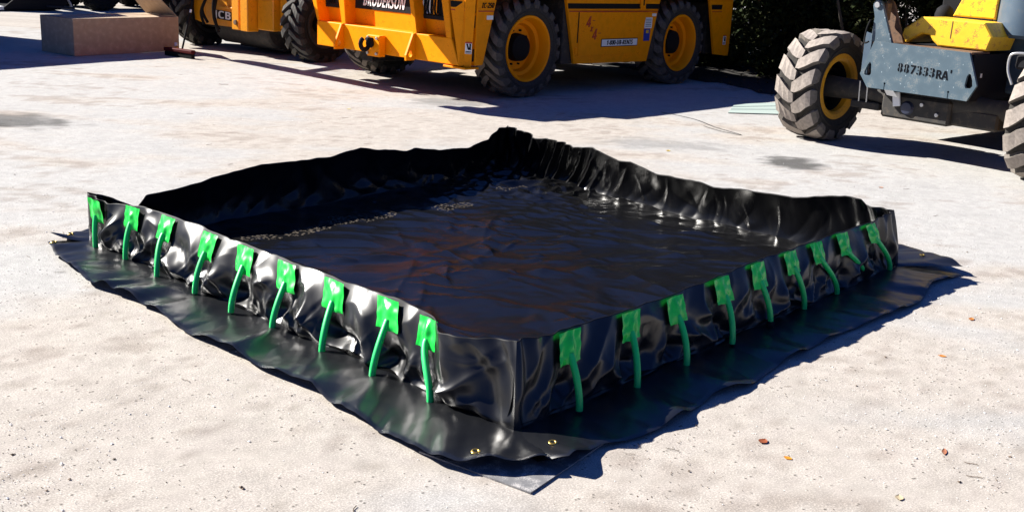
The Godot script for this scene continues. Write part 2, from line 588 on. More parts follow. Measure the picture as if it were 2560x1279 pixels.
# ---------------------------------------------------------------- ground
func make_ground() -> void:
	var big := fnl(101, 0.22, FastNoiseLite.TYPE_SIMPLEX_SMOOTH, 4)
	var mid := fnl(102, 0.9, FastNoiseLite.TYPE_SIMPLEX_SMOOTH, 4)
	var fine := fnl(103, 5.0, FastNoiseLite.TYPE_SIMPLEX_SMOOTH, 3)
	var relief := fnl(104, 2.2, FastNoiseLite.TYPE_SIMPLEX_SMOOTH, 4)
	var x0 := -8.0; var x1 := 8.0; var z0 := -24.0; var z1 := -1.0
	var nu := 320; var nv := 400
	# grid lines: dense near, and a last ring far out to the horizon
	var xs := PackedFloat32Array(); var zs := PackedFloat32Array()
	xs.append(-700.0); xs.append(-60.0); xs.append(-20.0)
	for i in nu + 1: xs.append(lerpf(x0, x1, i / float(nu)))
	xs.append(20.0); xs.append(60.0); xs.append(700.0)
	zs.append(300.0); zs.append(40.0); zs.append(8.0)
	for j in nv + 1: zs.append(lerpf(z1, z0, j / float(nv)))
	zs.append(-40.0); zs.append(-120.0); zs.append(-900.0)
	var W := xs.size(); var H := zs.size()
	var v := PackedVector3Array(); v.resize(W * H)
	var uv := PackedVector2Array(); uv.resize(W * H)
	var col := PackedColorArray(); col.resize(W * H)
	var sand := Vector3(0.560, 0.512, 0.455)
	var stone := Vector3(0.560, 0.548, 0.524)
	var dirt := Vector3(0.27, 0.225, 0.19)
	var stains := [[Vector2(2.36, -8.98), Vector2(0.26, 0.33), 0.72], [Vector2(-4.35, -8.9), Vector2(0.5, 0.42), 0.62], [Vector2(-4.7, -8.6), Vector2(0.5, 0.3), 0.4], [Vector2(-2.6, -4.0), Vector2(0.1, 0.05), 0.3], [Vector2(-0.7, -11.6), Vector2(0.5, 0.35), 0.35], [Vector2(1.3, -9.6), Vector2(0.6, 0.3), 0.25]]
	for j in H:
		for i in W:
			var k := j * W + i
			var x := xs[i]; var z := zs[j]
			var inside := x >= x0 and x <= x1 and z <= z1 and z >= z0
			v[k] = Vector3(x, (-0.004 + 0.003 * relief.get_noise_2d(x, z)) if inside else -0.004, z)
			uv[k] = Vector2(x, z)
			# tyre-swept drifts of sand over paler, stonier ground
			var a := big.get_noise_2d(x * 0.7 + z * 0.25, z * 0.8)
			var b := mid.get_noise_2d(x * 0.55, z * 1.1)
			var c := fine.get_noise_2d(x * 0.6, z)
			var t := smoothstep(-0.22, 0.26, a + 0.6 * b)
			var q := stone.lerp(sand, t)
			var d := smoothstep(0.22, 0.62, b * 0.8 + c * 0.75 - a * 0.25)
			q = q.lerp(dirt, 0.50 * d)
			var fl := fine.get_noise_2d(x * 1.7 + 40.0, z * 2.6)
			q = q.lerp(dirt, 0.42 * smoothstep(0.20, 0.55, fl) * smoothstep(-0.15, 0.35, a + 0.5 * b))
			q *= 1.0 + 0.09 * c + 0.10 * b
			for s in stains:
				var e: Vector2 = (Vector2(x, z) - s[0]) / s[1]
				var l := e.length() + 0.55 * c + 0.3 * b
				if l < 1.3: q *= 1.0 - s[2] * (1.0 - smoothstep(0.55, 1.25, l))
			col[k] = Color(q.x, q.y, q.z)
	var m := StandardMaterial3D.new()
	m.vertex_color_use_as_albedo = true
	m.roughness = 0.95
	m.metallic_specular = 0.2
	# grit: pale stone crumbs and dark specks
	var size := 1024
	var ga := fnl(111, 0.26, FastNoiseLite.TYPE_SIMPLEX, 3).get_seamless_image(size, size, false, false, 0.1, true)
	var gb := fnl(112, 0.05, FastNoiseLite.TYPE_CELLULAR, 1)
	gb.cellular_return_type = FastNoiseLite.RETURN_DISTANCE
	var gc := gb.get_seamless_image(size, size, false, false, 0.1, true)
	var gd := fnl(113, 0.018, FastNoiseLite.TYPE_SIMPLEX, 4).get_seamless_image(size, size, false, false, 0.1, true)
	ga.convert(Image.FORMAT_L8); gc.convert(Image.FORMAT_L8); gd.convert(Image.FORMAT_L8)
	var da := ga.get_data(); var dc := gc.get_data(); var dd := gd.get_data()
	var out := PackedByteArray(); out.resize(size * size)
	var hgt := PackedByteArray(); hgt.resize(size * size)
	for k in size * size:
		var a := da[k] / 255.0
		var c := dc[k] / 255.0
		var e := dd[k] / 255.0
		var y := 0.82 + 0.19 * (a - 0.5)
		y += 0.11 * smoothstep(0.60, 0.78, a)
		y -= 0.34 * smoothstep(0.86, 0.96, 1.0 - c) * smoothstep(0.56, 0.74, e)
		y += 0.08 * (e - 0.5)
		out[k] = int(clampf(y, 0.05, 1.0) * 255)
		hgt[k] = int(clampf(0.35 + 0.4 * (a - 0.5) + 0.35 * (e - 0.5) + 0.3 * smoothstep(0.75, 0.95, 1.0 - c), 0, 1) * 255)
	m.albedo_texture = tex(Image.create_from_data(size, size, false, Image.FORMAT_L8, out))
	m.uv1_scale = Vector3(0.47, 0.47, 1)
	var nm := Image.create_from_data(size, size, false, Image.FORMAT_L8, hgt)
	nm.convert(Image.FORMAT_RGBA8)
	nm.bump_map_to_normal_map(2.0)
	m.normal_enabled = true
	m.normal_texture = tex(nm)
	m.normal_scale = 0.3
	var g := MeshInstance3D.new()
	g.name = "ground"
	g.mesh = grid_mesh(v, uv, col, W - 1, H - 1, true)
	g.material_override = m
	add_child(g)
	tag(g, "pale sandy yard of packed stone and dirt", "", "", "structure")

# ---------------------------------------------------------------- hedge and trees behind the machines
func leaf_mesh(l: float, w: float) -> ArrayMesh:
	var st := stb()
	st.set_smooth_group(3)
	var a := Vector3(0, 0, 0); var b := Vector3(w * 0.5, 0.12 * l, l * 0.45); var c := Vector3(0, -0.06 * l, l); var d := Vector3(-w * 0.5, 0.12 * l, l * 0.45)
	var e := Vector3(0, 0, l * 0.45)
	tri(st, a, b, e); tri(st, b, c, e); tri(st, c, d, e); tri(st, d, a, e)
	return fin(st)

func crown(called: String, parent: Node, blobs: Array, count: int, leaf: Mesh, m: Material, seed_: int, base: Color, gap := -0.22) -> void:
	var rg := RandomNumberGenerator.new()
	rg.seed = seed_
	var clump := fnl(seed_, 1.1, FastNoiseLite.TYPE_SIMPLEX_SMOOTH, 2)
	var mm := MultiMesh.new()
	mm.transform_format = MultiMesh.TRANSFORM_3D
	mm.use_colors = true
	mm.mesh = leaf
	var xfs: Array[Transform3D] = []
	var cols := PackedColorArray()
	var tries := 0
	while xfs.size() < count and tries < count * 4:
		tries += 1
		var q = blobs[rg.randi_range(0, blobs.size() - 1)]
		var d := Vector3(rg.randfn(), rg.randfn(), rg.randfn()).normalized()
		var rr := pow(rg.randf(), 0.4)
		var p: Vector3 = q[0] + d * rr * q[1]
		if p.y < 0.05: continue
		var c := clump.get_noise_3d(p.x, p.y, p.z)
		if c < gap and rg.randf() < 0.85: continue
		var s := rg.randf_range(0.7, 1.35)
		var bs := Basis.from_euler(Vector3(rg.randf_range(-1.2, 0.7), rg.randf() * TAU, rg.randf_range(-0.8, 0.8))).scaled(Vector3.ONE * s)
		xfs.append(Transform3D(bs, p))
		var k := rg.randf_range(0.6, 1.3) * (1.0 + 0.5 * c)
		var warm := rg.randf() * 0.5
		cols.append(Color(base.r * k * (1 + warm), base.g * k, base.b * k))
	mm.instance_count = xfs.size()
	for k in xfs.size():
		mm.set_instance_transform(k, xfs[k])
		mm.set_instance_color(k, cols[k])
	var o := MultiMeshInstance3D.new()
	o.name = called
	o.multimesh = mm
	o.material_override = m
	parent.add_child(o, true)
	tag(o, "", "", "", "stuff")

func limb(st: SurfaceTool, a: Vector3, b: Vector3, r0: float, r1: float, rg: RandomNumberGenerator) -> void:
	var m := (a + b) * 0.5 + Vector3(rg.randfn(), rg.randfn() * 0.3, rg.randfn()) * a.distance_to(b) * 0.05
	lathe(st, [Vector2(r0, 0), Vector2(lerpf(r0, r1, 0.5), a.distance_to(m))], a, (m - a).normalized(), 10, 3.0)
	lathe(st, [Vector2(lerpf(r0, r1, 0.5), 0), Vector2(r1, m.distance_to(b))], m, (b - m).normalized(), 10, 3.0)

func make_backdrop() -> void:
	var lm := mat(Color.WHITE, 0.75, 0.0, 0.18)
	lm.vertex_color_use_as_albedo = true
	lm.backlight_enabled = true
	lm.backlight = Color(0.25, 0.30, 0.10)
	lm.cull_mode = BaseMaterial3D.CULL_DISABLED
	var bark := worn(lin(0.07, 0.055, 0.042), lin(0.035, 0.028, 0.022), 0.6, 83, 0.9, 1.0)
	var leaf := leaf_mesh(0.095, 0.052)
	var rg := RandomNumberGenerator.new()
	rg.seed = 5
	# shrubs of the hedge: at, width, height
	var spots := [[Vector3(2.75, 0, -17.6), 1.25, 2.6, "dark leafy hedge shrub just behind the rear of the orange crane"], [Vector3(4.05, 0, -16.3), 1.2, 2.9, "dark leafy hedge shrub between the crane's tail and the telehandler's wheel"], [Vector3(5.4, 0, -15.5), 1.2, 2.7, "dark leafy hedge shrub behind the telehandler's stencilled plate"], [Vector3(6.8, 0, -14.8), 1.2, 3.0, "dark leafy hedge shrub behind the telehandler's yellow hood"], [Vector3(8.2, 0, -14.0), 1.2, 2.9, "dark leafy hedge shrub at the right end of the hedge"], [Vector3(0.4, 0, -19.9), 1.4, 3.0, "dark leafy hedge shrub hidden behind the middle of the crane"]]
	var n := 0
	for s in spots:
		var t := thing("hedge_shrub", s[3], "shrub", Transform3D(Basis.IDENTITY, s[0]), "shrubs of the hedge behind the machines")
		var st := stb()
		for k in 7:
			var a := Vector3(rg.randf_range(-0.3, 0.3), 0, rg.randf_range(-0.3, 0.3))
			var b: Vector3 = a + Vector3(rg.randfn() * 0.45, s[2] * rg.randf_range(0.5, 0.8), rg.randfn() * 0.45)
			limb(st, a, b, 0.035, 0.012, rg)
		put("stem", fin(st), bark, t)
		var blobs := []
		for k in 30:
			blobs.append([Vector3(rg.randf_range(-1, 1) * s[1] * 0.8, rg.randf_range(0.02, 0.95) * s[2], rg.randf_range(-1, 1) * s[1] * 0.55), rg.randf_range(0.3, 0.5)])
		crown("foliage", t, blobs, 24000, leaf, lm, 200 + n, Color(0.017, 0.027, 0.0095), -0.42)
		n += 1
	# trees further off: their dark mass is what the black vinyl mirrors
	var big_leaf := leaf_mesh(0.24, 0.13)
	var trees := [[Vector3(-15, 0, -36), 6.5], [Vector3(-10, 0, -34), 5.0], [Vector3(-5.6, 0, -33), 5.0], [Vector3(-1.2, 0, -30), 5.0], [Vector3(1.3, 0, -18.6), 5.2], [Vector3(3.2, 0, -19.4), 5.4], [Vector3(10.5, 0, -19), 5.5]]
	var names := ["broad dark tree at the far left of the tree line", "lower dark tree behind the loader bucket", "dark tree far behind the yellow loader", "dark tree behind the front of the orange crane", "dark tree close behind the middle of the crane", "dark tree behind the hedge, between crane and telehandler", "dark tree at the far right of the tree line"]
	for k in trees.size():
		var t := thing("tree", names[k], "tree", Transform3D(Basis.IDENTITY, trees[k][0]), "trees behind the yard")
		var hh: float = trees[k][1]
		var st := stb()
		limb(st, Vector3.ZERO, Vector3(0.1, hh * 0.45, 0), 0.24, 0.16, rg)
		for q in 7:
			var a := Vector3(0.05, hh * rg.randf_range(0.2, 0.45), 0)
			limb(st, a, a + Vector3(rg.randfn() * 1.2, hh * rg.randf_range(0.15, 0.4), rg.randfn() * 1.2), 0.09, 0.03, rg)
		put("trunk", fin(st), bark, t)
		var blobs := []
		for q in 22:
			blobs.append([Vector3(rg.randf_range(-2.4, 2.4), hh * rg.randf_range(0.1, 0.9), rg.randf_range(-1.6, 1.6)), rg.randf_range(0.7, 1.3)])
		crown("crown", t, blobs, 7000, big_leaf, lm, 300 + k, Color(0.022, 0.032, 0.012))
	# dark leaf mould under the hedge; its left reach paints shade behind the machines
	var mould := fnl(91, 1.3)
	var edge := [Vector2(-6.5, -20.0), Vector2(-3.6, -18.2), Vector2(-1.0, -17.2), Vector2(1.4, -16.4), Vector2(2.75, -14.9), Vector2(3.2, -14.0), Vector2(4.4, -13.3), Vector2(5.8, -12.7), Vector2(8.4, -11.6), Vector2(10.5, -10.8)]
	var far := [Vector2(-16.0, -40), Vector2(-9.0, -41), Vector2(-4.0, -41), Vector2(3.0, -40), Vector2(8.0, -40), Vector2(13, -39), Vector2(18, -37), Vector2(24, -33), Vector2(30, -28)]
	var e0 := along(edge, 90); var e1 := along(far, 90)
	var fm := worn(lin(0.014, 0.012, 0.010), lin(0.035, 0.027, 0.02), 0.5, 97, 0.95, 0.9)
	var soil := put("leaf_mould_and_shade", sheet(90, 24, func(a, b):
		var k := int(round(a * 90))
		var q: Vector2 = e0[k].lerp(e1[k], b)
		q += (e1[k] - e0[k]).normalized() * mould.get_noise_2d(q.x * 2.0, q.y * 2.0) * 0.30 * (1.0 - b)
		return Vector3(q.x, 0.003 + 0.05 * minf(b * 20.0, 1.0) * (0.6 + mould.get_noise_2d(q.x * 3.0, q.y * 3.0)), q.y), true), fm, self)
	tag(soil, "dark leaf mould under the hedge, its left end painted shade behind the machines", "", "", "structure")
	# fallen leaves lying on it
	var mm := MultiMesh.new()
	mm.transform_format = MultiMesh.TRANSFORM_3D
	mm.use_colors = true
	mm.mesh = leaf_mesh(0.06, 0.03)
	mm.instance_count = 900
	for k in 900:
		var i := rg.randi_range(0, 90)
		var b := pow(rg.randf(), 1.6)
		var q: Vector2 = e0[i].lerp(e1[i], b * 0.12 - 0.006)
		mm.set_instance_transform(k, Transform3D(Basis.from_euler(Vector3(rg.randf_range(-0.5, 0.5), rg.randf() * TAU, rg.randf_range(-0.5, 0.5))), Vector3(q.x, 0.012 + 0.06 * minf(b * 3.0, 1.0), q.y)))
		var f := rg.randf_range(0.6, 1.5)
		mm.set_instance_color(k, Color(0.075 * f, 0.05 * f, 0.025 * f))
	var ll := MultiMeshInstance3D.new()
	ll.name = "fallen_leaves"
	ll.multimesh = mm
	ll.material_override = lm
	add_child(ll, true)
	tag(ll, "brown fallen leaves scattered along the foot of the hedge", "fallen leaves", "", "stuff")

# ---------------------------------------------------------------- the orange carry-deck crane: local x runs to its rear, z out of its right side
func make_wheel(parent: Node, at: Vector3, turn: float, mesh: Mesh, rim: Mesh, rim_mat: Material, hub: Mesh) -> Node3D:
	var w := holder("wheel", parent, Transform3D(Basis(Vector3.UP, turn), at))
	put("tyre", mesh, M.tyre, w)
	put("rim", rim, rim_mat, w)
	put("hub", hub, M.black, w)
	return w

func make_crane() -> void:
	var X := Vector3(0.667, 0, -0.745).normalized()
	var Z := X.cross(Vector3.UP)
	var t := thing("carry_deck_crane", "orange four wheeled yard crane with black stripe, parked behind the black basin", "crane", Transform3D(Basis(X, Vector3.UP, Z), Vector3(-0.551, 0, -11.58)))
	var ex := Vector3(1, 0, 0); var ey := Vector3(0, 1, 0); var ez := Vector3(0, 0, 1)
	var fx := -ex      # front faces: u = z, v = y
	var O := Vector3(-0.10, 0, 0)
	var zy := func(z, y): return Vector2(z, y)
	put("bumper", plated([Vector2(-2.60, 0.372), Vector2(-0.10, 0.387), Vector2(-0.232, 0.672), Vector2(-2.60, 0.665)], O, ez, ey, fx, 0.17, 0.008), M.orange, t)
	put("front_panel", plated([Vector2(-2.72, 0.64), Vector2(-0.24, 0.64), Vector2(-0.30, 1.14), Vector2(-2.8, 1.14)], Vector3(0.062, 0, 0), ez, ey, fx, 0.05, 0.0), M.orange, t)
	for q in [[-2.60, -2.56, -2.665, -2.80], [-2.125, -2.048, -2.105, -2.235], [-0.86, -0.79, -0.885, -0.955], [-0.318, -0.236, -0.315, -0.435]]:
		put("upright", plated([Vector2(q[0], 0.667), Vector2(q[1], 0.667), Vector2(q[2], 1.13), Vector2(q[3], 1.13)], O + ex * 0.002, ez, ey, fx, 0.16, 0.006), M.orange, t)
	# name plate
	var sp := put("name_plate", plated([Vector2(-2.06, 0.853), Vector2(-1.00, 0.862), Vector2(-1.00, 1.12), Vector2(-2.06, 1.12)], Vector3(0.052, 0, 0), ez, ey, fx, 0.02, 0.003), M.dark, t)
	put("lettering", letters("BRODERSON", 0.135, 0.22, 0.66), M.white, sp, Transform3D(Basis(ez, ey, fx), Vector3(0.049, 0.962, -1.53)))
	# grilles with hoses behind them
	for g in [[-2.60, -2.36], [-1.04, -0.48]]:
		var gr := holder("grille", t)
		var c: float = (g[0] + g[1]) * 0.5
		var w: float = g[1] - g[0]
		var st := stb()
		bx(st, Vector3(0.045, 0.855, c), Vector3(0.03, 0.045, w), 0.004)
		bx(st, Vector3(0.045, 1.11, c), Vector3(0.03, 0.04, w), 0.004)
		bx(st, Vector3(0.045, 0.985, g[0] + 0.025), Vector3(0.03, 0.21, 0.05), 0.004)
		bx(st, Vector3(0.045, 0.985, g[1] - 0.025), Vector3(0.03, 0.21, 0.05), 0.004)
		put("grille_frame", fin(st), M.dark, gr)
		put("grille_back", box(Vector3(0.004, 0.21, w - 0.1), 0.0, Vector3(0.058, 0.985, c)), M.black, gr)
		var nb := int((w - 0.1) / 0.033)
		for k in nb:
			put("grille_bar", box(Vector3(0.012, 0.21, 0.008), 0.002, Vector3(0.042, 0.985, g[0] + 0.05 + (w - 0.1) * (k + 0.5) / nb)), M.dark, gr)
		if w > 0.4:
			for k in 5:
				var hz: float = c - 0.10 + 0.055 * k
				var s2 := stb()
				tube(s2, smooth_path([Vector3(0.052, 0.885, hz + 0.02), Vector3(0.05, 0.95, hz), Vector3(0.052, 1.09, hz + 0.015)]), 0.009, 8)
				put("hose", fin(s2), [M.white, M.steel, M.white, M.orange_plain, M.orange_plain][k], gr)
	# lifting lugs: thin upright plates with a tear-drop hole, wider at the foot
	for lz in [-2.09, -0.82]:
		var st := stb()
		var outer := PackedVector2Array([Vector2(0.0, 0.675), Vector2(-0.035, 0.665), Vector2(-0.135, 0.43), Vector2(-0.13, 0.372), Vector2(0.0, 0.372)])
		var hole := PackedVector2Array()
		for k in 10:
			var a := TAU * k / 10.0
			hole.append(Vector2(-0.07 + 0.027 * cos(a), 0.435 + 0.027 * sin(a)))
		hole[2] = Vector2(-0.062, 0.485); hole[3] = Vector2(-0.07, 0.487)
		holed(st, outer, hole, Vector3(-0.101, 0, lz + 0.014), ex, ey, ez, 0.028)
		put("lifting_lug", fin(st), M.orange_plain, t)
	# tow pintle on its bracket
	var pin := holder("tow_hook", t)
	var sb := stb()
	bx(sb, Vector3(-0.15, 0.475, -1.42), Vector3(0.10, 0.24, 0.22), 0.008)
	put("bracket", fin(sb), M.orange_plain, pin)
	for q in [[0.565, -1.50], [0.565, -1.345], [0.39, -1.50], [0.39, -1.345]]:
		sb = stb()
		cyl(sb, Vector3(-0.195, q[0], q[1]), Vector3(-0.222, q[0], q[1]), 0.018, 6)
		put("bolt", fin(sb), M.steel, pin)
	sb = stb()
	var ring := []
	for k in 15:
		var a := deg_to_rad(-60 + 300.0 * k / 14)
		ring.append(Vector3(-0.30 - 0.062 * cos(a + PI), 0.50 + 0.066 * sin(a + PI), -1.445))
	tube(sb, ring, 0.027, 10)
	cyl(sb, Vector3(-0.20, 0.50, -1.445), Vector3(-0.25, 0.50, -1.445), 0.05, 14)
	bx(sb, Vector3(-0.235, 0.55, -1.445), Vector3(0.09, 0.035, 0.06), 0.008)
	put("hook", fin(sb), M.black, pin)
	# chamfered corner post between front and side
	var st2 := stb()
	quad(st2, Vector3(-0.098, 0.385, -0.106), Vector3(-0.045, 0.388, -0.075), Vector3(-0.045, 1.13, -0.105), Vector3(-0.098, 1.13, -0.30))
	put("corner_plate", fin(st2), M.orange, t)
	st2 = stb()
	plate(st2, PackedVector2Array([Vector2(0, 0.372), Vector2(0.082, 0.372), Vector2(0.105, 1.13), Vector2(-0.015, 1.13)]), Vector3(-0.048, 0, -0.082), Vector3(0.66, 0, 0.75), ey, Vector3(0.75, 0, -0.66) * -1.0, 0.03, 0.005)
	put("corner_post", fin(st2), M.orange, t)
	put("front_skirt", box(Vector3(0.22, 0.022, 0.34), 0.004, Vector3(0.0, 0.365, -0.17)), M.orange, t)
	put("hinge_recess", box(Vector3(0.06, 0.74, 0.02), 0.002, Vector3(0.03, 0.76, -0.05)), M.orange_plain, t)
	for hy in [0.50, 0.86, 1.02]:
		put("hinge", box(Vector3(0.035, 0.13, 0.02), 0.004, Vector3(0.028, hy, -0.03)), M.black, t)
	# side plates
	put("front_side_panel", plated([Vector2(0.045, 0.392), Vector2(0.167, 0.397), Vector2(0.352, 1.14), Vector2(0.045, 1.14)], Vector3.ZERO, ex, ey, ez, 0.04, 0.005), M.orange, t)
	var sp2 := put("side_panel", plated([Vector2(1.742, 0.352), Vector2(3.225, 0.334), Vector2(3.43, 1.14), Vector2(1.515, 1.14)], Vector3.ZERO, ex, ey, ez, 0.04, 0.005), M.orange, t)
	put("rear_side_panel", plated([Vector2(4.852, 0.375), Vector2(5.16, 0.345), Vector2(5.16, 1.14), Vector2(4.60, 1.14)], Vector3.ZERO, ex, ey, ez, 0.04, 0.005), M.orange, t)
	put("rear_post", plated([Vector2(5.17, 0.345), Vector2(5.275, 0.338), Vector2(5.26, 1.14), Vector2(5.17, 1.14)], Vector3(0, 0, -0.03), ex, ey, ez, 0.06, 0.005), M.orange, t)
	var door := put("door", plated([Vector2(1.79, 0.445), Vector2(3.02, 0.436), Vector2(3.14, 0.96), Vector2(1.775, 0.96)], Vector3(0, 0, 0.009), ex, ey, ez, 0.011, 0.003), M.orange, t)
	put("door_gap", box(Vector3(0.016, 0.36, 0.004), 0.0, Vector3(1.768, 0.78, 0.004)), M.black, t)
	put("door_latch", box(Vector3(0.045, 0.075, 0.012), 0.003, Vector3(1.752, 0.51, 0.008)), M.orange_plain, t)
	var hd := put("door_handle", box(Vector3(0.10, 0.11, 0.03), 0.006, Vector3(3.02, 1.075, 0.016)), M.orange_plain, t)
	put("handle_slot", box(Vector3(0.022, 0.08, 0.006), 0.001, Vector3(3.02, 1.085, 0.033)), M.black, hd)
	# stripes: sheets of paint a few millimetres proud
	for s in [[1.548, 3.00, 1.000, 1.062], [3.10, 3.40, 1.000, 1.062], [4.655, 4.93, 0.992, 1.056]]:
		put("black_stripe", plated([Vector2(s[0] + 0.012, s[2]), Vector2(s[1] - 0.012, s[2]), Vector2(s[1], s[3]), Vector2(s[0], s[3])], Vector3(0, 0, 0.004), ex, ey, ez, 0.003, 0.0), M.black, t)
	for s in [[1.575, 3.37, 0.966], [4.68, 4.93, 0.958], [0.06, 0.30, 0.968]]:
		put("red_line", box(Vector3(s[1] - s[0], 0.011, 0.003), 0.0, Vector3((s[0] + s[1]) * 0.5, s[2] + 0.004, 0.0125 if s[0] > 1.5 and s[0] < 2 else 0.004)), M.red, t)
	var fa := Basis(Vector3(0.053, 0, 0.11).normalized(), ey, Vector3(-0.11, 0, 0.053).normalized())
	# corner facet: a black band and a red line
	st2 = stb()
	quad(st2, Vector3(-0.0995, 1.0, -0.262), Vector3(-0.047, 1.0, -0.096), Vector3(-0.047, 1.066, -0.098), Vector3(-0.0995, 1.066, -0.279))
	put("black_stripe", fin(st2), M.black, t)
	st2 = stb()
	quad(st2, Vector3(-0.0992, 0.966, -0.253), Vector3(-0.0475, 0.966, -0.095), Vector3(-0.0475, 0.979, -0.0955), Vector3(-0.0992, 0.979, -0.257))
	put("red_line", fin(st2), M.red, t)
	# lettering and stickers on the side
	var sideb := Basis(ex, ey, ez)
	put("lettering", letters("IC-250", 0.055, 0.25, 0.82), M.black, t, Transform3D(sideb, Vector3(0.205, 1.032, 0.004)))
	put("lettering", letters("4", 0.125, 0.3, 0.9), M.red, door, Transform3D(Basis(ez, 0.12) * sideb, Vector3(1.955, 0.845, 0.012)))
	put("lettering", letters("x", 0.075, 0.3, 0.9), M.red, door, Transform3D(sideb, Vector3(2.02, 0.768, 0.012)))
	put("lettering", letters("4", 0.125, 0.3, 0.9), M.red, door, Transform3D(Basis(ez, 0.12) * sideb, Vector3(2.085, 0.695, 0.012)))
	for q in [Vector3(2.05, 0.862, 0.012), Vector3(2.18, 0.71, 0.012)]:
		put("speed_mark", box(Vector3(0.05, 0.009, 0.003), 0.0, q), M.red, door)
	var lab := put("phone_sign", box(Vector3(0.75, 0.098, 0.004), 0.0, Vector3(2.597, 0.592, 0.0125)), M.black, t)
	put("sign_face", box(Vector3(0.728, 0.08, 0.003), 0.0, Vector3(2.597, 0.592, 0.0155)), M.white, lab)
	put("lettering", letters("1-800-UR-RENTS", 0.055, 0.16, 0.93), M.black, lab, Transform3D(sideb, Vector3(2.597, 0.592, 0.0185)))
	put("sticker", box(Vector3(0.16, 0.135, 0.003), 0.0, Vector3(3.19, 0.825, 0.004)), M.white, t)
	for k in 5:
		put("print_line", box(Vector3(0.12, 0.008, 0.002), 0.0, Vector3(3.19, 0.870 - 0.022 * k, 0.0065)), M.blue_plain, t)
	put("sticker", box(Vector3(0.13, 0.155, 0.003), 0.0, Vector3(3.175, 0.675, 0.004)), mat(lin(0.01, 0.03, 0.30), 0.5), t)
	put("print_mark", box(Vector3(0.055, 0.04, 0.002), 0.0, Vector3(3.18, 0.715, 0.0065)), mat(lin(0.7, 0.45, 0.02), 0.5), t)
	put("sticker", box(Vector3(0.09, 0.035, 0.003), 0.0, Vector3(3.305, 0.925, 0.004)), M.white, t)
	put("sticker", box(Vector3(0.10, 0.045, 0.003), 0.0, Vector3(0.24, 0.905, 0.004)), M.white, t)
	# hire-firm stickers: a slanted black U on white with a red top
	for q in [[Transform3D(Basis(Vector3(0.66, 0, 0.75), ey, Vector3(-0.75, 0, 0.66)), Vector3(-0.021, 0.575, -0.046)), 1.0], [Transform3D(sideb, Vector3(5.075, 0.565, 0.003)), 1.05]]:
		var k: float = q[1]
		var s3 := put("rental_sticker", box(Vector3(0.072 * k, 0.115 * k, 0.002), 0.0), M.white, t, q[0])
		put("sticker_band", box(Vector3(0.072 * k, 0.016 * k, 0.002), 0.0, Vector3(0, 0.062 * k, 0.0004)), M.red, s3)
		var us := stb()
		plate(us, PackedVector2Array([Vector2(-0.026, 0.05), Vector2(-0.008, 0.05), Vector2(0.004, 0.012), Vector2(0.010, 0.012), Vector2(0.010, 0.05), Vector2(0.026, 0.05), Vector2(0.026, -0.014), Vector2(-0.006, -0.014)]), Vector3(0, 0, 0.0035), ex, ey, ez, 0.002, 0.0)
		put("sticker_mark", fin(us), M.black, s3)
		put("print_line", box(Vector3(0.058, 0.009, 0.002), 0.0, Vector3(0, -0.034, 0.002)), M.dark, s3)
		put("print_line", box(Vector3(0.058, 0.006, 0.002), 0.0, Vector3(0, -0.048, 0.002)), M.dark, s3)
	# chassis, deck and the parts above the picture's edge
	st2 = stb()
	bx(st2, Vector3(2.66, 0.72, -1.38), Vector3(5.1, 0.72, 1.75), 0.01)
	bx(st2, Vector3(2.5, 0.72, -0.55), Vector3(1.9, 0.74, 1.0), 0.01)
	bx(st2, Vector3(0.27, 0.75, -1.4), Vector3(0.3, 0.72, 2.3), 0.01)
	bx(st2, Vector3(2.5, 0.45, -2.0), Vector3(4.6, 0.45, 0.2), 0.01)
	bx(st2, Vector3(2.45, 0.40, -1.2), Vector3(1.7, 0.30, 0.9), 0.02)
	bx(st2, Vector3(5.0, 0.72, -1.4), Vector3(0.4, 0.70, 2.5), 0.01)
	for wx in [0.93, 3.99]:
		cyl(st2, Vector3(wx, 0.55, -2.5), Vector3(wx, 0.55, -0.2), 0.11, 14)
	put("chassis", fin(st2), M.grime, t)
	put("deck", plated([Vector2(-0.06, -2.80), Vector2(5.25, -2.75), Vector2(5.25, 0.0), Vector2(0.02, 0.0), Vector2(-0.06, -0.3)], Vector3(0, 1.165, 0), ex, ez, ey, 0.03, 0.006), M.orange, t)
	st2 = stb()
	bx(st2, Vector3(1.7, 1.72, -1.45), Vector3(5.6, 0.46, 0.46), 0.02, Basis(ez, 0.03))
	bx(st2, Vector3(-1.12, 1.56, -1.45), Vector3(0.32, 0.5, 0.5), 0.02)
	put("boom", fin(st2), M.orange_plain, t)
	st2 = stb()
	cyl(st2, Vector3(3.7, 1.165, -1.5), Vector3(3.7, 1.42, -1.5), 0.6, 28)
	bx(st2, Vector3(3.9, 1.62, -1.85), Vector3(0.9, 0.9, 0.16), 0.01)
	bx(st2, Vector3(3.9, 1.62, -1.25), Vector3(0.9, 0.9, 0.16), 0.01)
	put("turret", fin(st2), M.orange_plain, t)
	st2 = stb()
	cyl(st2, Vector3(-1.12, 1.35, -1.45), Vector3(-1.12, 1.62, -1.45), 0.012, 8)
	bx(st2, Vector3(-1.12, 1.27, -1.45), Vector3(0.18, 0.26, 0.30), 0.03)
	put("hook_block", fin(st2), M.black, t)
	var cab := holder("cab", t)
	st2 = stb()
	bx(st2, Vector3(1.55, 1.5, -2.35), Vector3(1.3, 0.62, 0.72), 0.02)
	for cx in [0.95, 2.15]:
		for cz in [-2.66, -2.04]:
			bx(st2, Vector3(cx, 2.1, cz), Vector3(0.06, 0.66, 0.06), 0.01)
	bx(st2, Vector3(1.55, 2.46, -2.35), Vector3(1.34, 0.06, 0.76), 0.02)
	put("cab_frame", fin(st2), M.dark, cab)
	var glass := mat(Color(0.3, 0.4, 0.42, 0.25), 0.05)
	glass.transparency = BaseMaterial3D.TRANSPARENCY_ALPHA
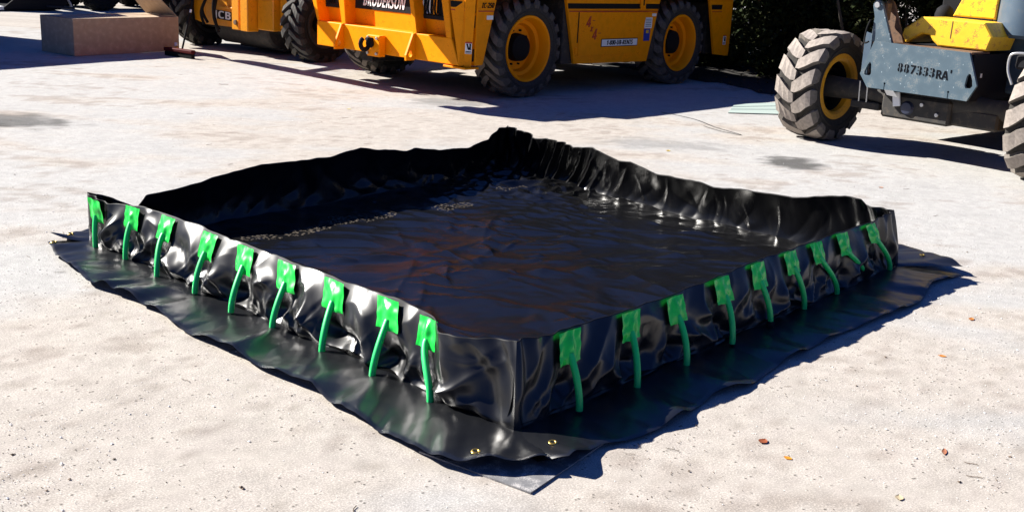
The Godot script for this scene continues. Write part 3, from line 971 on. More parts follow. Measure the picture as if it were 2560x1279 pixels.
	put("cab_window", box(Vector3(1.1, 0.6, 0.01), 0.0, Vector3(1.55, 2.12, -2.04)), glass, cab)
	put("cab_window", box(Vector3(0.01, 0.6, 0.5), 0.0, Vector3(0.95, 2.12, -2.35)), glass, cab)
	# wheels
	var tm := tyre_mesh(0.565, 0.42, 0.36, 20, 0.52, 0.05, 0.30, Color(0.185, 0.160, 0.138), Color(0.058, 0.053, 0.049), 3)
	var rm := rim_mesh(0.36, 0.42, 0.20, 0.12)
	var hs := stb()
	lathe(hs, [Vector2(0.0, 0.10), Vector2(0.10, 0.10), Vector2(0.15, 0.075), Vector2(0.16, 0.0), Vector2(0.16, -0.06)], Vector3(0, 0, 0.0), Vector3(0, 0, -1) * -1.0, 28, 0.4)
	for k in 10:
		var a := TAU * k / 10.0
		cyl(hs, Vector3(cos(a) * 0.20, sin(a) * 0.20, -0.03), Vector3(cos(a) * 0.20, sin(a) * 0.20, 0.0), 0.013, 6)
	var hub := fin(hs)
	make_wheel(t, Vector3(0.93, 0.55, -0.21), 0.0, tm, rm, M.orange_plain, hub)
	make_wheel(t, Vector3(4.0, 0.55, -0.21), 0.0, tm, rm, M.orange_plain, hub)
	make_wheel(t, Vector3(0.93, 0.55, -2.55), PI, tm, rm, M.orange_plain, hub)
	make_wheel(t, Vector3(4.0, 0.55, -2.55), PI, tm, rm, M.orange_plain, hub)

# ---------------------------------------------------------------- the yellow loader behind the carton
func make_loader() -> void:
	var X := Vector3(0.6, 0, -0.8); var Z := X.cross(Vector3.UP)
	var t := thing("backhoe_loader", "yellow loader with white maker's letters, behind the cardboard carton", "loader", Transform3D(Basis(X, Vector3.UP, Z), Vector3(-3.0, 0, -14.87)))
	var ex := Vector3(1, 0, 0); var ey := Vector3(0, 1, 0); var ez := Vector3(0, 0, 1)
	var O := Vector3(-0.30, 0, 0)
	put("front_panel", plated([Vector2(-1.86, 0.345), Vector2(-1.12, 0.352), Vector2(-1.12, 1.1), Vector2(-1.86, 1.1)], O, ez, ey, -ex, 0.06, 0.006), M.loader_yellow, t)
	var st := stb()
	plate(st, PackedVector2Array([Vector2(0.0, 0.345), Vector2(0.0, 1.1), Vector2(-0.50, 1.1), Vector2(-0.40, 0.62), Vector2(-0.31, 0.46), Vector2(-0.30, 0.385)]), Vector3(-0.302, 0, -1.862), Vector3(-0.12, 0, 0.99), ey, Vector3(-0.99, 0, -0.12), 0.06, 0.006)
	put("cheek_panel", fin(st), M.loader_yellow, t)
	put("shelf", box(Vector3(0.05, 0.03, 0.36), 0.006, Vector3(-0.325, 0.615, -1.32)), M.loader_yellow, t)
	for q in [[-1.10, -0.94, 0.10], [-0.86, -0.70, 0.14]]:
		put("rib", box(Vector3(q[2] + 0.06, 0.80, q[1] - q[0]), 0.01, Vector3(-0.33 - q[2] * 0.5 + 0.03, 0.735, (q[0] + q[1]) * 0.5)), M.loader_yellow, t)
	st = stb()
	cyl(st, Vector3(-0.41, 0.44, -1.0), Vector3(-0.455, 0.44, -1.0), 0.035, 12)
	put("rib_eye", fin(st), M.rust, t)
	put("side_block", box(Vector3(0.5, 0.74, 0.34), 0.012, Vector3(-0.06, 0.735, -0.52)), M.loader_yellow, t)
	put("loader_arm", plated([Vector2(-0.34, 0.40), Vector2(-0.26, 0.42), Vector2(0.16, 0.80), Vector2(0.24, 1.1), Vector2(-0.34, 1.1)], Vector3(-0.20, 0, 0), ez, ey, -ex, 0.12, 0.01), M.loader_yellow, t)
	# maker's letters on a dark plate
	var d := put("badge_plate", plated([Vector2(-1.70, 0.445), Vector2(-1.22, 0.43), Vector2(-1.22, 0.555), Vector2(-1.69, 0.572)], Vector3(-0.304, 0, 0), ez, ey, -ex, 0.003, 0.0), M.black, t)
	put("lettering", letters("JCB", 0.105, 0.0, 1.62), M.white, d, Transform3D(Basis(ez, ey, -ex) * Basis(Vector3(0, 0, 1), -0.03), Vector3(-0.307, 0.502, -1.455)))
	# hydraulic hoses hanging in front
	var hs := [[Vector3(-0.36, 1.0, -1.58), Vector3(-0.42, 0.75, -1.66), Vector3(-0.42, 0.52, -1.80), Vector3(-0.38, 0.34, -1.79)], [Vector3(-0.37, 1.0, -1.55), Vector3(-0.44, 0.74, -1.64), Vector3(-0.43, 0.55, -1.76), Vector3(-0.40, 0.38, -1.68)], [Vector3(-0.36, 1.0, -1.44), Vector3(-0.41, 0.7, -1.47), Vector3(-0.42, 0.50, -1.50), Vector3(-0.38, 0.26, -1.46)], [Vector3(-0.36, 1.0, -1.40), Vector3(-0.42, 0.72, -1.50), Vector3(-0.43, 0.45, -1.49), Vector3(-0.38, 0.30, -1.44)]]
	for h in hs:
		st = stb()
		tube(st, smooth_path(h), 0.022, 8)
		put("hydraulic_hose", fin(st), M.black, t)
	st = stb()
	cyl(st, Vector3(0.05, 0.40, -2.25), Vector3(0.05, 0.40, 0.05), 0.13, 16)
	cyl(st, Vector3(0.02, 0.36, -1.75), Vector3(0.02, 0.36, -0.55), 0.27, 20)
	bx(st, Vector3(1.6, 0.75, -1.1), Vector3(3.0, 0.6, 1.3), 0.02)
	bx(st, Vector3(1.2, 0.25, -1.1), Vector3(2.2, 0.4, 1.0), 0.02)
	put("chassis", fin(st), M.grime, t)
	st = stb()
	bx(st, Vector3(0.9, 1.05, -2.72), Vector3(3.4, 1.0, 0.10), 0.02)
	bx(st, Vector3(0.5, 1.62, -2.2), Vector3(2.4, 0.08, 1.1), 0.02)
	put("shade_plates", fin(st), M.dark, t)  # side and top plates added to keep the wheel and ground in shade
	# bar on arms, added out of view overhead to shade the ground before the crane
	st = stb()
	var bu := Vector3(1, 0, 0.089).normalized()
	plate(st, PackedVector2Array([Vector2(-0.13, 1.93), Vector2(0.06, 1.90), Vector2(0.10, 2.02), Vector2(0.06, 2.16), Vector2(0.0, 2.08)]), Vector3(-2.06, 0, 0.15), bu, ey, Vector3(-0.089, 0, 1).normalized(), 3.38, 0.01)
	for q in [-1.75, -0.35]: bx(st, Vector3(-0.85, 1.76, q), Vector3(2.3, 0.14, 0.09), 0.02, Basis(ez, -0.16))
	put("shade_bar", fin(st), M.grime, t)
	st = stb()
	bx(st, Vector3(0.9, 1.25, -1.1), Vector3(2.2, 0.6, 1.1), 0.05)
	put("bonnet", fin(st), M.dark, t)
	var tm := tyre_mesh(0.52, 0.38, 0.30, 18, 0.5, 0.05, 0.30, Color(0.10, 0.095, 0.09), Color(0.022, 0.021, 0.021), 7)
	var rm := rim_mesh(0.30, 0.38, 0.12, 0.10)
	var hb := stb()
	cyl(hb, Vector3(0, 0, -0.05), Vector3(0, 0, 0.12), 0.12, 16)
	var hub := fin(hb)
	make_wheel(t, Vector3(0.05, 0.50, 0.14), 0.0, tm, rm, M.grime, hub)
	make_wheel(t, Vector3(0.05, 0.50, -2.35), PI, tm, rm, M.grime, hub)
	make_wheel(t, Vector3(2.9, 0.50, 0.14), 0.0, tm, rm, M.loader_yellow, hub)
	make_wheel(t, Vector3(2.9, 0.50, -2.35), PI, tm, rm, M.loader_yellow, hub)

# ---------------------------------------------------------------- the blue grey telehandler: local x along its front axle, z straight ahead of it
func make_telehandler() -> void:
	var X := Vector3(0.674, 0, 0.738).normalized(); var Z := X.cross(Vector3.UP)
	var t := thing("telehandler", "blue grey telehandler with stencilled front plate and worn yellow hood", "telehandler", Transform3D(Basis(X, Vector3.UP, Z), Vector3(2.951, 0, -10.51)))
	var ex := Vector3(1, 0, 0); var ey := Vector3(0, 1, 0); var ez := Vector3(0, 0, 1)
	var O := Vector3(0, 0, 0.30)
	var st := stb()
	holed(st, PackedVector2Array([Vector2(0.645, 0.592), Vector2(0.76, 0.592), Vector2(0.76, 1.008), Vector2(0.654, 1.01), Vector2(0.557, 0.707)]), PackedVector2Array([Vector2(0.612, 0.700), Vector2(0.655, 0.698), Vector2(0.668, 0.72), Vector2(0.658, 0.80), Vector2(0.642, 0.825), Vector2(0.625, 0.80), Vector2(0.600, 0.735), Vector2(0.60, 0.71)]), O, ex, ey, ez, 0.03)
	plate(st, PackedVector2Array([Vector2(0.76, 0.592), Vector2(0.812, 0.592), Vector2(0.812, 0.638), Vector2(0.804, 0.648), Vector2(0.816, 0.658), Vector2(0.828, 0.648), Vector2(0.820, 0.638), Vector2(0.820, 0.592), Vector2(1.416, 0.594), Vector2(1.416, 0.640), Vector2(1.408, 0.650), Vector2(1.420, 0.660), Vector2(1.432, 0.650), Vector2(1.424, 0.640), Vector2(1.424, 0.594), Vector2(1.47, 0.594), Vector2(1.47, 0.998), Vector2(0.76, 1.008)]), O, ex, ey, ez, 0.03, 0.0)
	holed(st, PackedVector2Array([Vector2(1.47, 0.594), Vector2(1.592, 0.593), Vector2(1.658, 0.731), Vector2(1.548, 0.997), Vector2(1.47, 0.998)]), PackedVector2Array([Vector2(1.565, 0.700), Vector2(1.605, 0.702), Vector2(1.622, 0.725), Vector2(1.612, 0.775), Vector2(1.592, 0.82), Vector2(1.575, 0.825), Vector2(1.560, 0.80), Vector2(1.552, 0.72)]), O, ex, ey, ez, 0.03)
	var fp := put("front_plate", fin(st), M.blue_grey, t)
	var stencil := mat(lin(0.008, 0.009, 0.011), 0.95, 0.0, 0.1)
	var word := "887333RA'"
	for k in word.length():
		put("stencil_letter", letters(word[k], 0.074, 0.0, 0.92, 0.003, true), stencil, fp, Transform3D(Basis(ez, 0.03 * sin(k * 2.3)), Vector3(0.945 + 0.0605 * k - (0.012 if k == 8 else 0.0), 0.803 - 0.002 * k - (0.006 if k > 5 else 0.0) + (0.016 if k == 8 else 0.0), 0.3015)))
		if k < 6 and k != 2: put("stencil_gap", box(Vector3(0.006, 0.078, 0.002), 0.0), M.blue_grey, fp, Transform3D(Basis.IDENTITY, Vector3(0.945 + 0.0605 * k, 0.803 - 0.002 * k - (0.006 if k > 5 else 0.0), 0.3026)))
	put("top_ledge", box(Vector3(0.93, 0.02, 0.34), 0.004, Vector3(1.09, 0.990, 0.095)), M.rust, t)
	# tilt bracket: two upright plates with a pin through them
	var pst := [Vector2(0.57, 1.0), Vector2(0.575, 1.22), Vector2(0.545, 1.315), Vector2(0.548, 1.345), Vector2(0.565, 1.365), Vector2(0.592, 1.372), Vector2(0.62, 1.36), Vector2(0.637, 1.335), Vector2(0.785, 1.0)]
	var br := holder("tilt_bracket", t)
	put("bracket_plate", plated(pst, Vector3(0, 0, 0.22), ex, ey, ez, 0.03, 0.004), M.blue_grey, br)
	put("bracket_plate", plated(pst, Vector3(0.01, 0, 0.03), ex, ey, ez, 0.03, 0.004), M.rust, br)
	st = stb()
	cyl(st, Vector3(0.592, 1.325, -0.02), Vector3(0.592, 1.325, 0.237), 0.027, 18)
	put("pin", fin(st), M.steel, br)
	put("ram_eye", box(Vector3(0.07, 0.16, 0.09), 0.01, Vector3(0.62, 1.27, 0.12)), M.rust, br)
	put("head_plate", box(Vector3(0.24, 0.05, 0.32), 0.006, Vector3(0.58, 1.415, 0.10)), M.blue_plain, br)
	st = stb()
	tube(st, smooth_path([Vector3(0.55, 1.19, 0.235), Vector3(0.535, 1.12, 0.25), Vector3(0.53, 1.03, 0.26), Vector3(0.555, 0.985, 0.29), Vector3(0.60, 1.0, 0.30)]), 0.008, 8)
	put("cable", fin(st), M.black, br)
	put("side_plate", plated([Vector2(0.50, 0.68), Vector2(0.56, 0.66), Vector2(0.57, 1.06), Vector2(0.49, 1.08)], Vector3(0, 0, 0.19), ex, ey, ez, 0.02, 0.003), M.blue_plain, t)
	# yellow hood
	st = stb()
	plate(st, PackedVector2Array([Vector2(0.82, 1.012), Vector2(0.775, 1.075), Vector2(0.785, 1.13), Vector2(0.94, 1.25), Vector2(1.52, 1.243), Vector2(1.605, 1.13), Vector2(1.575, 1.01), Vector2(1.13, 1.01), Vector2(1.075, 1.05), Vector2(1.035, 1.098), Vector2(0.965, 1.102)]), Vector3(0, 0, 0.05), ex, ey, ez, 0.46, 0.012)
	put("hood", fin(st), M.yellow, t)
	put("hood_seam", box(Vector3(0.006, 0.15, 0.003), 0.0, Vector3(1.235, 1.16, 0.0515)), M.rust, t)
	put("upper_hood", plated([Vector2(1.0, 1.262), Vector2(1.055, 1.40), Vector2(1.19, 1.66), Vector2(1.40, 1.66), Vector2(1.40, 1.262)], Vector3(0, 0, -0.40), ex, ey, ez, 0.6, 0.012), M.yellow, t)
	st = stb()
	lathe(st, [Vector2(0.085, -0.06), Vector2(0.085, 0.0), Vector2(0.07, 0.05), Vector2(0.035, 0.078), Vector2(0, 0.085)], Vector3(0.86, 1.27, -0.52), ey, 24, 3.0)
	put("air_cap", fin(st), M.dark, t)
	# main body to the right, with a stand pipe
	st = stb()
	plate(st, PackedVector2Array([Vector2(1.30, 0.62), Vector2(2.02, 0.62), Vector2(2.02, 0.95), Vector2(1.72, 1.18), Vector2(1.72, 1.75), Vector2(1.30, 1.75)]), Vector3(0, 0, -0.52), ex, ey, ez, 2.6, 0.03)
	put("body", fin(st), M.blue_plain, t)
	st = stb()
	tube(st, smooth_path([Vector3(1.395, 1.04, -0.45), Vector3(1.385, 1.3, -0.44), Vector3(1.39, 1.8, -0.44)]), 0.022, 12)
	put("stand_pipe", fin(st), M.blue_plain, t)
	st = stb()
	lathe(st, [Vector2(0.0, -0.5), Vector2(0.24, -0.5), Vector2(0.26, -0.47), Vector2(0.26, 0.47), Vector2(0.24, 0.5), Vector2(0.0, 0.5)], Vector3(1.66, 1.62, -0.50), ey, 36, 0.3)
	put("tank", fin(st), M.blue_plain, t)
	st = stb()
	bx(st, Vector3(1.11, 0.78, -1.3), Vector3(0.86, 0.40, 3.1), 0.01)
	bx(st, Vector3(1.56, 0.78, -0.12), Vector3(0.02, 0.40, 0.7), 0.004)
	bx(st, Vector3(1.0, 1.2, -1.9), Vector3(0.9, 0.45, 1.7), 0.02)
	bx(st, Vector3(0.98, 0.43, -2.1), Vector3(1.46, 0.30, 2.2), 0.02)
	put("chassis", fin(st), M.dark, t)
	put("side_label", box(Vector3(0.003, 0.035, 0.03), 0.0, Vector3(1.572, 0.80, 0.06)), M.white, t)
	# axle
	var axl := holder("axle", t)
	st = stb()
	lathe(st, [Vector2(0.11, 0.0), Vector2(0.10, 0.25), Vector2(0.085, 0.55), Vector2(0.10, 0.75), Vector2(0.12, 0.9), Vector2(0.12, 1.35), Vector2(0.10, 1.5), Vector2(0.085, 1.7), Vector2(0.11, 2.2)], Vector3(0, 0.52, 0), ex, 20, 3.0)
	put("axle_tube", fin(st), M.grime, axl)
	st = stb()
	bx(st, Vector3(1.06, 0.44, 0.02), Vector3(0.66, 0.22, 0.26), 0.02)
	bx(st, Vector3(1.55, 0.42, -0.02), Vector3(0.5, 0.16, 0.22), 0.02)
	bx(st, Vector3(0.52, 0.40, -0.02), Vector3(0.3, 0.07, 0.2), 0.01)
	put("axle_housing", fin(st), M.grime, axl)
	st = stb()
	lathe(st, [Vector2(0.0, 0.03), Vector2(0.05, 0.025), Vector2(0.065, 0.0)], Vector3(0.99, 0.44, 0.15), ez, 18, 0.4)
	put("hub_cap", fin(st), mat(lin(0.02, 0.025, 0.05), 0.4), axl)
	st = stb()
	for q in [[0.86, 0.50], [1.13, 0.49], [1.28, 0.42]]:
		st = stb()
		cyl(st, Vector3(q[0], q[1], 0.145), Vector3(q[0], q[1], 0.17), 0.018, 8)
		put("bolt", fin(st), M.steel, axl)
	st = stb()
	for q in [0.45, 0.53]:
		st = stb()
		cyl(st, Vector3(q, 0.37, 0.06), Vector3(q + 0.005, 0.62, 0.10), 0.009, 8)
		put("link_rod", fin(st), M.steel, t)
	st = stb()
	quad(st, Vector3(0.80, 0.60, 0.275), Vector3(0.89, 0.60, 0.275), Vector3(0.92, 0.53, 0.22), Vector3(0.81, 0.54, 0.22))
	bx(st, Vector3(0.885, 0.51, 0.17), Vector3(0.07, 0.13, 0.02), 0.003, Basis(ez, 0.2))
	put("bent_tab", fin(st), M.white, t)
	st = stb()
	tube(st, smooth_path([Vector3(1.95, 0.78, 0.30), Vector3(1.90, 0.88, 0.30), Vector3(1.89, 0.98, 0.30), Vector3(1.92, 1.03, 0.30), Vector3(2.04, 1.04, 0.28)]), 0.011, 10)
	put("lamp_guard", fin(st), M.steel, t)
	put("front_lamp", box(Vector3(0.20, 0.12, 0.07), 0.02, Vector3(2.03, 0.965, 0.24)), M.dark, t)
	var tm := tyre_mesh(0.53, 0.42, 0.30, 15, 0.66, 0.045, 0.24, Color(0.37, 0.325, 0.285), Color(0.050, 0.045, 0.040), 13)
	var st3 := stb()
	var z := 0.17
	for s in [-1.0, 1.0]:
		lathe(st3, [Vector2(0.315, s * (z - 0.02)), Vector2(0.325, s * z), Vector2(0.315, s * (z + 0.016)), Vector2(0.27, s * (z + 0.012)), Vector2(0.245, s * (z - 0.01)), Vector2(0.24, s * (z - 0.06))], Vector3.ZERO, ez, 48, 0.5)
	var rim := fin(st3)
	st3 = stb()
	lathe(st3, [Vector2(0.245, -0.14), Vector2(0.235, 0.0), Vector2(0.22, 0.02), Vector2(0.0, 0.02)], Vector3.ZERO, ez, 40, 0.5)
	lathe(st3, [Vector2(0.17, -0.10), Vector2(0.17, 0.0)], Vector3.ZERO, ez, 24, 0.5)
	for k in 10:
		var a := TAU * k / 10.0
		cyl(st3, Vector3(cos(a) * 0.2, sin(a) * 0.2, 0.0), Vector3(cos(a) * 0.2, sin(a) * 0.2, -0.03), 0.013, 6)
	var disc := fin(st3)
	var rimp := worn(lin(0.70, 0.33, 0.01), lin(0.20, 0.11, 0.05), 0.3, 67, 0.5, 3.0)
	for q in [[0.0, -PI / 2], [2.23, PI / 2]]:
		var w := holder("wheel", t, Transform3D(Basis(Vector3.UP, q[1]), Vector3(q[0], 0.525, 0)))
		put("tyre", tm, M.tyre, w)
		put("rim", rim, rimp, w)
		put("wheel_disc", disc, M.dark, w)
	for q in [[0.1, -PI / 2], [2.1, PI / 2]]:
		var w := holder("wheel", t, Transform3D(Basis(Vector3.UP, q[1]), Vector3(q[0], 0.525, -3.0)))
		put("tyre", tm, M.tyre, w)
		put("rim", rim, rimp, w)
		put("wheel_disc", disc, M.dark, w)

# ---------------------------------------------------------------- carton, broom, dark loader bucket on the left
func make_left_side() -> void:
	var ex := Vector3(1, 0, 0); var ey := Vector3(0, 1, 0); var ez := Vector3(0, 0, 1)
	var X := Vector3(0.54, 0, -0.84).normalized(); var Z := X.cross(Vector3.UP)
	var t := thing("cardboard_box", "long brown cardboard carton with one end flap standing up", "cardboard box", Transform3D(Basis(X, Vector3.UP, Z), Vector3(-5.78, 0, -13.745)))
	var bul := fnl(401, 1.7)
	var L := 1.67; var Hh := 0.468; var D := 0.70
	# walls bow a little; the lid is two flaps that meet in the middle
	put("side_wall", sheet(24, 10, func(a, b): return Vector3(a * L, b * Hh, 0.012 * sin(PI * a) * sin(PI * b) + 0.006 * bul.get_noise_2d(a * 3, b * 2)), true), M.cardboard, t)
	put("side_wall", sheet(24, 10, func(a, b): return Vector3(a * L, b * Hh, -D - 0.01 * sin(PI * a) * sin(PI * b)), false), M.cardboard, t)
	put("end_wall", sheet(10, 10, func(a, b): return Vector3(-0.012 * sin(PI * a) * sin(PI * b), b * Hh, -D + a * D), true), M.cardboard, t)
	put("end_wall", sheet(10, 10, func(a, b): return Vector3(L, b * Hh, -D + a * D), false), M.cardboard, t)
	for s in 2:
		put("lid_flap", sheet(24, 8, func(a, b):
			var z: float = (-b * D * 0.497) if s == 0 else (-D + b * D * 0.497)
			return Vector3(a * L, Hh + 0.003 + 0.028 * sin(PI * minf(a * 1.15, 1.0)) * b, z), s == 0), M.cardboard, t)
	put("tape_strip", sheet(24, 2, func(a, b): return Vector3(a * L, Hh + 0.006 + 0.028 * sin(PI * minf(a * 1.15, 1.0)), -D * 0.5 + (b - 0.5) * 0.05), true), mat(lin(0.40, 0.25, 0.15), 0.3), t)
	var fl := plated([Vector2(0, 0), Vector2(0.66, 0.0), Vector2(0.62, 0.62), Vector2(0.05, 0.62)], Vector3(L - 0.01, Hh + 0.01, -0.02), Vector3(0, 0, -1), Vector3(-0.72, 0.69, 0), Vector3(0.69, 0.72, 0), 0.006, 0.0)
	put("end_flap", fl, M.cardboard, t)
	for q in [[0.17, 0.37, 0.04, 0.05], [1.46, 0.26, 0.02, 0.03], [1.45, 0.10, 0.10, 0.02]]:
		put("scuff", box(Vector3(q[2], q[3], 0.002), 0.0, Vector3(q[0], q[1], 0.016)), mat(lin(0.40, 0.28, 0.19), 0.9), t)

	# push broom lying behind the carton's corner
	var bt := thing("push_broom", "push broom with dark red head and leaning dark handle beside the carton", "broom", Transform3D(Basis.IDENTITY, Vector3(-4.62, 0, -14.36)))
	var bb := Basis(Vector3.UP, -0.55)
	var st := stb()
	bx(st, Vector3(0, 0.085, 0), Vector3(0.56, 0.05, 0.08), 0.012, bb)
	put("head", fin(st), mat(lin(0.07, 0.008, 0.009), 0.7, 0.0, 0.2), bt)
	st = stb()
	bx(st, Vector3(0, 0.03, 0), Vector3(0.53, 0.06, 0.06), 0.004, bb)
	put("bristles", fin(st), M.black, bt)
	st = stb()
	cyl(st, Vector3(0.03, 0.10, -0.02), Vector3(0.14, 0.92, -0.35), 0.013, 10)
	put("handle", fin(st), M.black, bt)
	st = stb()
	cyl(st, Vector3(0.094, 0.575, -0.211), Vector3(0.099, 0.615, -0.227), 0.0145, 10)
	put("handle_band", fin(st), M.white, bt)
	var sbt := thing("spray_bottle", "small yellow bottle with white cap by the broom head", "bottle", Transform3D(Basis.IDENTITY, Vector3(-4.78, 0, -14.72)))
	st = stb()
	lathe(st, [Vector2(0, 0), Vector2(0.032, 0), Vector2(0.035, 0.01), Vector2(0.035, 0.08), Vector2(0.015, 0.105)], Vector3.ZERO, ey, 16, 0.6)
	put("bottle_body", fin(st), mat(lin(0.55, 0.30, 0.01), 0.35), sbt)
	st = stb()
	lathe(st, [Vector2(0.015, 0.105), Vector2(0.022, 0.108), Vector2(0.022, 0.15), Vector2(0.0, 0.155)], Vector3.ZERO, ey, 16, 0.6)
	put("cap", fin(st), M.white, sbt)

	# dark skid loader far left: bucket towards us
	X = Vector3(0.667, 0, -0.745).normalized(); Z = X.cross(Vector3.UP)
	var k := thing("skid_loader", "black skid loader with dark bucket, far left behind the carton", "loader", Transform3D(Basis(X, Vector3.UP, Z), Vector3(-9.95, 0, -20.2)))
	var bk := holder("bucket", k)
	st = stb()
	plate(st, PackedVector2Array([Vector2(0.12, 0.03), Vector2(1.25, 0.03), Vector2(1.42, 0.16), Vector2(1.42, 0.75), Vector2(1.18, 0.82), Vector2(0.42, 0.26)]), Vector3(0, 0, 0.0), ex, ey, ez, 0.03, 0.004)
	plate(st, PackedVector2Array([Vector2(0.12, 0.03), Vector2(1.25, 0.03), Vector2(1.42, 0.16), Vector2(1.42, 0.75), Vector2(1.18, 0.82), Vector2(0.42, 0.26)]), Vector3(0, 0, -1.67), ex, ey, ez, 0.03, 0.004)
	bx(st, Vector3(0.72, 0.035, -0.85), Vector3(1.1, 0.03, 1.64), 0.004)
	bx(st, Vector3(1.38, 0.45, -0.85), Vector3(0.04, 0.6, 1.64), 0.004)
	put("bucket_shell", fin(st), M.dark, bk)
	st = stb()
	plate(st, PackedVector2Array([Vector2(-0.22, 0.02), Vector2(0.16, 0.02), Vector2(0.16, 0.09), Vector2(-0.22, 0.05)]), Vector3(0, 0, 0.02), ex, ey, ez, 1.72, 0.004)
	put("cutting_edge", fin(st), M.white, bk)
	st = stb()
	bx(st, Vector3(3.0, 0.75, -0.85), Vector3(2.4, 0.7, 1.0), 0.03)
	bx(st, Vector3(3.0, 1.4, -0.85), Vector3(1.5, 1.0, 1.1), 0.03)
	put("body", fin(st), M.dark, k)
	st = stb()
	tube(st, smooth_path([Vector3(1.45, 0.06, 0.06), Vector3(1.43, 0.14, 0.06), Vector3(1.38, 0.25, 0.06), Vector3(1.42, 0.40, 0.04), Vector3(1.62, 0.8, 0.0)]), 0.022, 10)
	put("lift_ram", fin(st), M.steel, k)
	st = stb()
	cyl(st, Vector3(0.95, 0.09, 0.08), Vector3(1.5, 0.06, 0.08), 0.02, 8)
	put("hose_guard", fin(st), M.grime, k)
	var tm := tyre_mesh(0.42, 0.32, 0.22, 18, 0.5, 0.035, 0.3, Color(0.026, 0.025, 0.025), Color(0.018, 0.018, 0.019), 17)
	var rm := rim_mesh(0.22, 0.32, 0.08, 0.05)
	var hb := stb()
	cyl(hb, Vector3(0, 0, -0.02), Vector3(0, 0, 0.10), 0.07, 14)
	var hub := fin(hb)
	for q in [[2.15, -0.18, 0.0], [3.55, -0.18, 0.0], [2.15, -1.55, PI], [3.55, -1.55, PI]]:
		make_wheel(k, Vector3(q[0], 0.41, q[1]), q[2], tm, rm, M.dark, hub)

	# container added out of view on the left to throw shade across to the carton
	var c := thing("shade_container", "unseen grey container added beyond the left edge for its shade", "container", Transform3D(Basis(Vector3.UP, -0.49), Vector3(-7.6, 0, -15.4)))
	put("container_shell", box(Vector3(2.4, 2.05, 4.6), 0.02, Vector3(-1.2, 1.045, 2.3)), M.blue_plain, c)
	for q in 20:
		put("wall_rib", box(Vector3(0.04, 1.7, 0.09), 0.01, Vector3(0.015, 0.97, 0.2 + 0.218 * q)), M.blue_plain, c)

	# pale green sheet lying by the telehandler wheel
	var gsh := thing("plastic_sheet", "pale green thin plastic sheet lying left of the telehandler wheel", "plastic sheet", Transform3D(Basis.IDENTITY, Vector3(2.75, 0, -12.4)))
	st = stb()
	plate(st, PackedVector2Array([Vector2(-0.42, 0.48), Vector2(-0.20, -0.30), Vector2(0.75, -0.95), Vector2(0.62, 0.25)]), Vector3(0, 0.008, 0), ex, ez, ey, 0.006, 0.0)
	put("sheet", fin(st), mat(lin(0.33, 0.40, 0.365), 0.7), gsh)
	for q in 2:
		var f := 0.36 + 0.3 * q
		var a := Vector2(-0.42, 0.48).lerp(Vector2(-0.20, -0.30), f)
		var b := Vector2(0.62, 0.25).lerp(Vector2(0.75, -0.95), f)
		st = stb()
		cyl(st, Vector3(a.x, 0.007, a.y), Vector3(b.x, 0.007, b.y), 0.006, 8)
		put("sheet_fold", fin(st), mat(lin(0.27, 0.34, 0.31), 0.6), gsh)

# ---------------------------------------------------------------- the black spill basin

class Wall:
	var a: Vector3; var b: Vector3; var d: Vector3; var n: Vector3; var length: float; var top: Array; var amp: float; var bays: Array; var pleat := 0.010; var far_pleat := 0.0; var lean := 0.09; var lean0 := 0.05; var lean1 := 0.05; var flare := 0.0; var creases := []
	var f1: FastNoiseLite; var f2: FastNoiseLite; var f3: FastNoiseLite

func wall(a: Vector3, b: Vector3, top: Array, amp: float, seed_: int, bays: Array) -> Wall:
	var w := Wall.new()
	w.a = a; w.b = b; w.length = a.distance_to(b); w.d = (b - a) / w.length
	w.n = Vector3(-w.d.z, 0, w.d.x)     # outward for walls laid out clockwise seen from above
	if (a + w.n).distance_to(Vector3(0, 0, -5.6)) < a.distance_to(Vector3(0, 0, -5.6)): w.n = -w.n
	w.top = top; w.amp = amp; w.bays = bays
	w.f1 = fnl(seed_, 1.0, FastNoiseLite.TYPE_SIMPLEX_SMOOTH, 1)
	w.f2 = fnl(seed_ + 1, 1.0, FastNoiseLite.TYPE_CELLULAR, 1)
	w.f2.cellular_return_type = FastNoiseLite.RETURN_DISTANCE2_SUB
	w.f3 = fnl(seed_ + 2, 1.0, FastNoiseLite.TYPE_SIMPLEX_SMOOTH, 2)
	return w

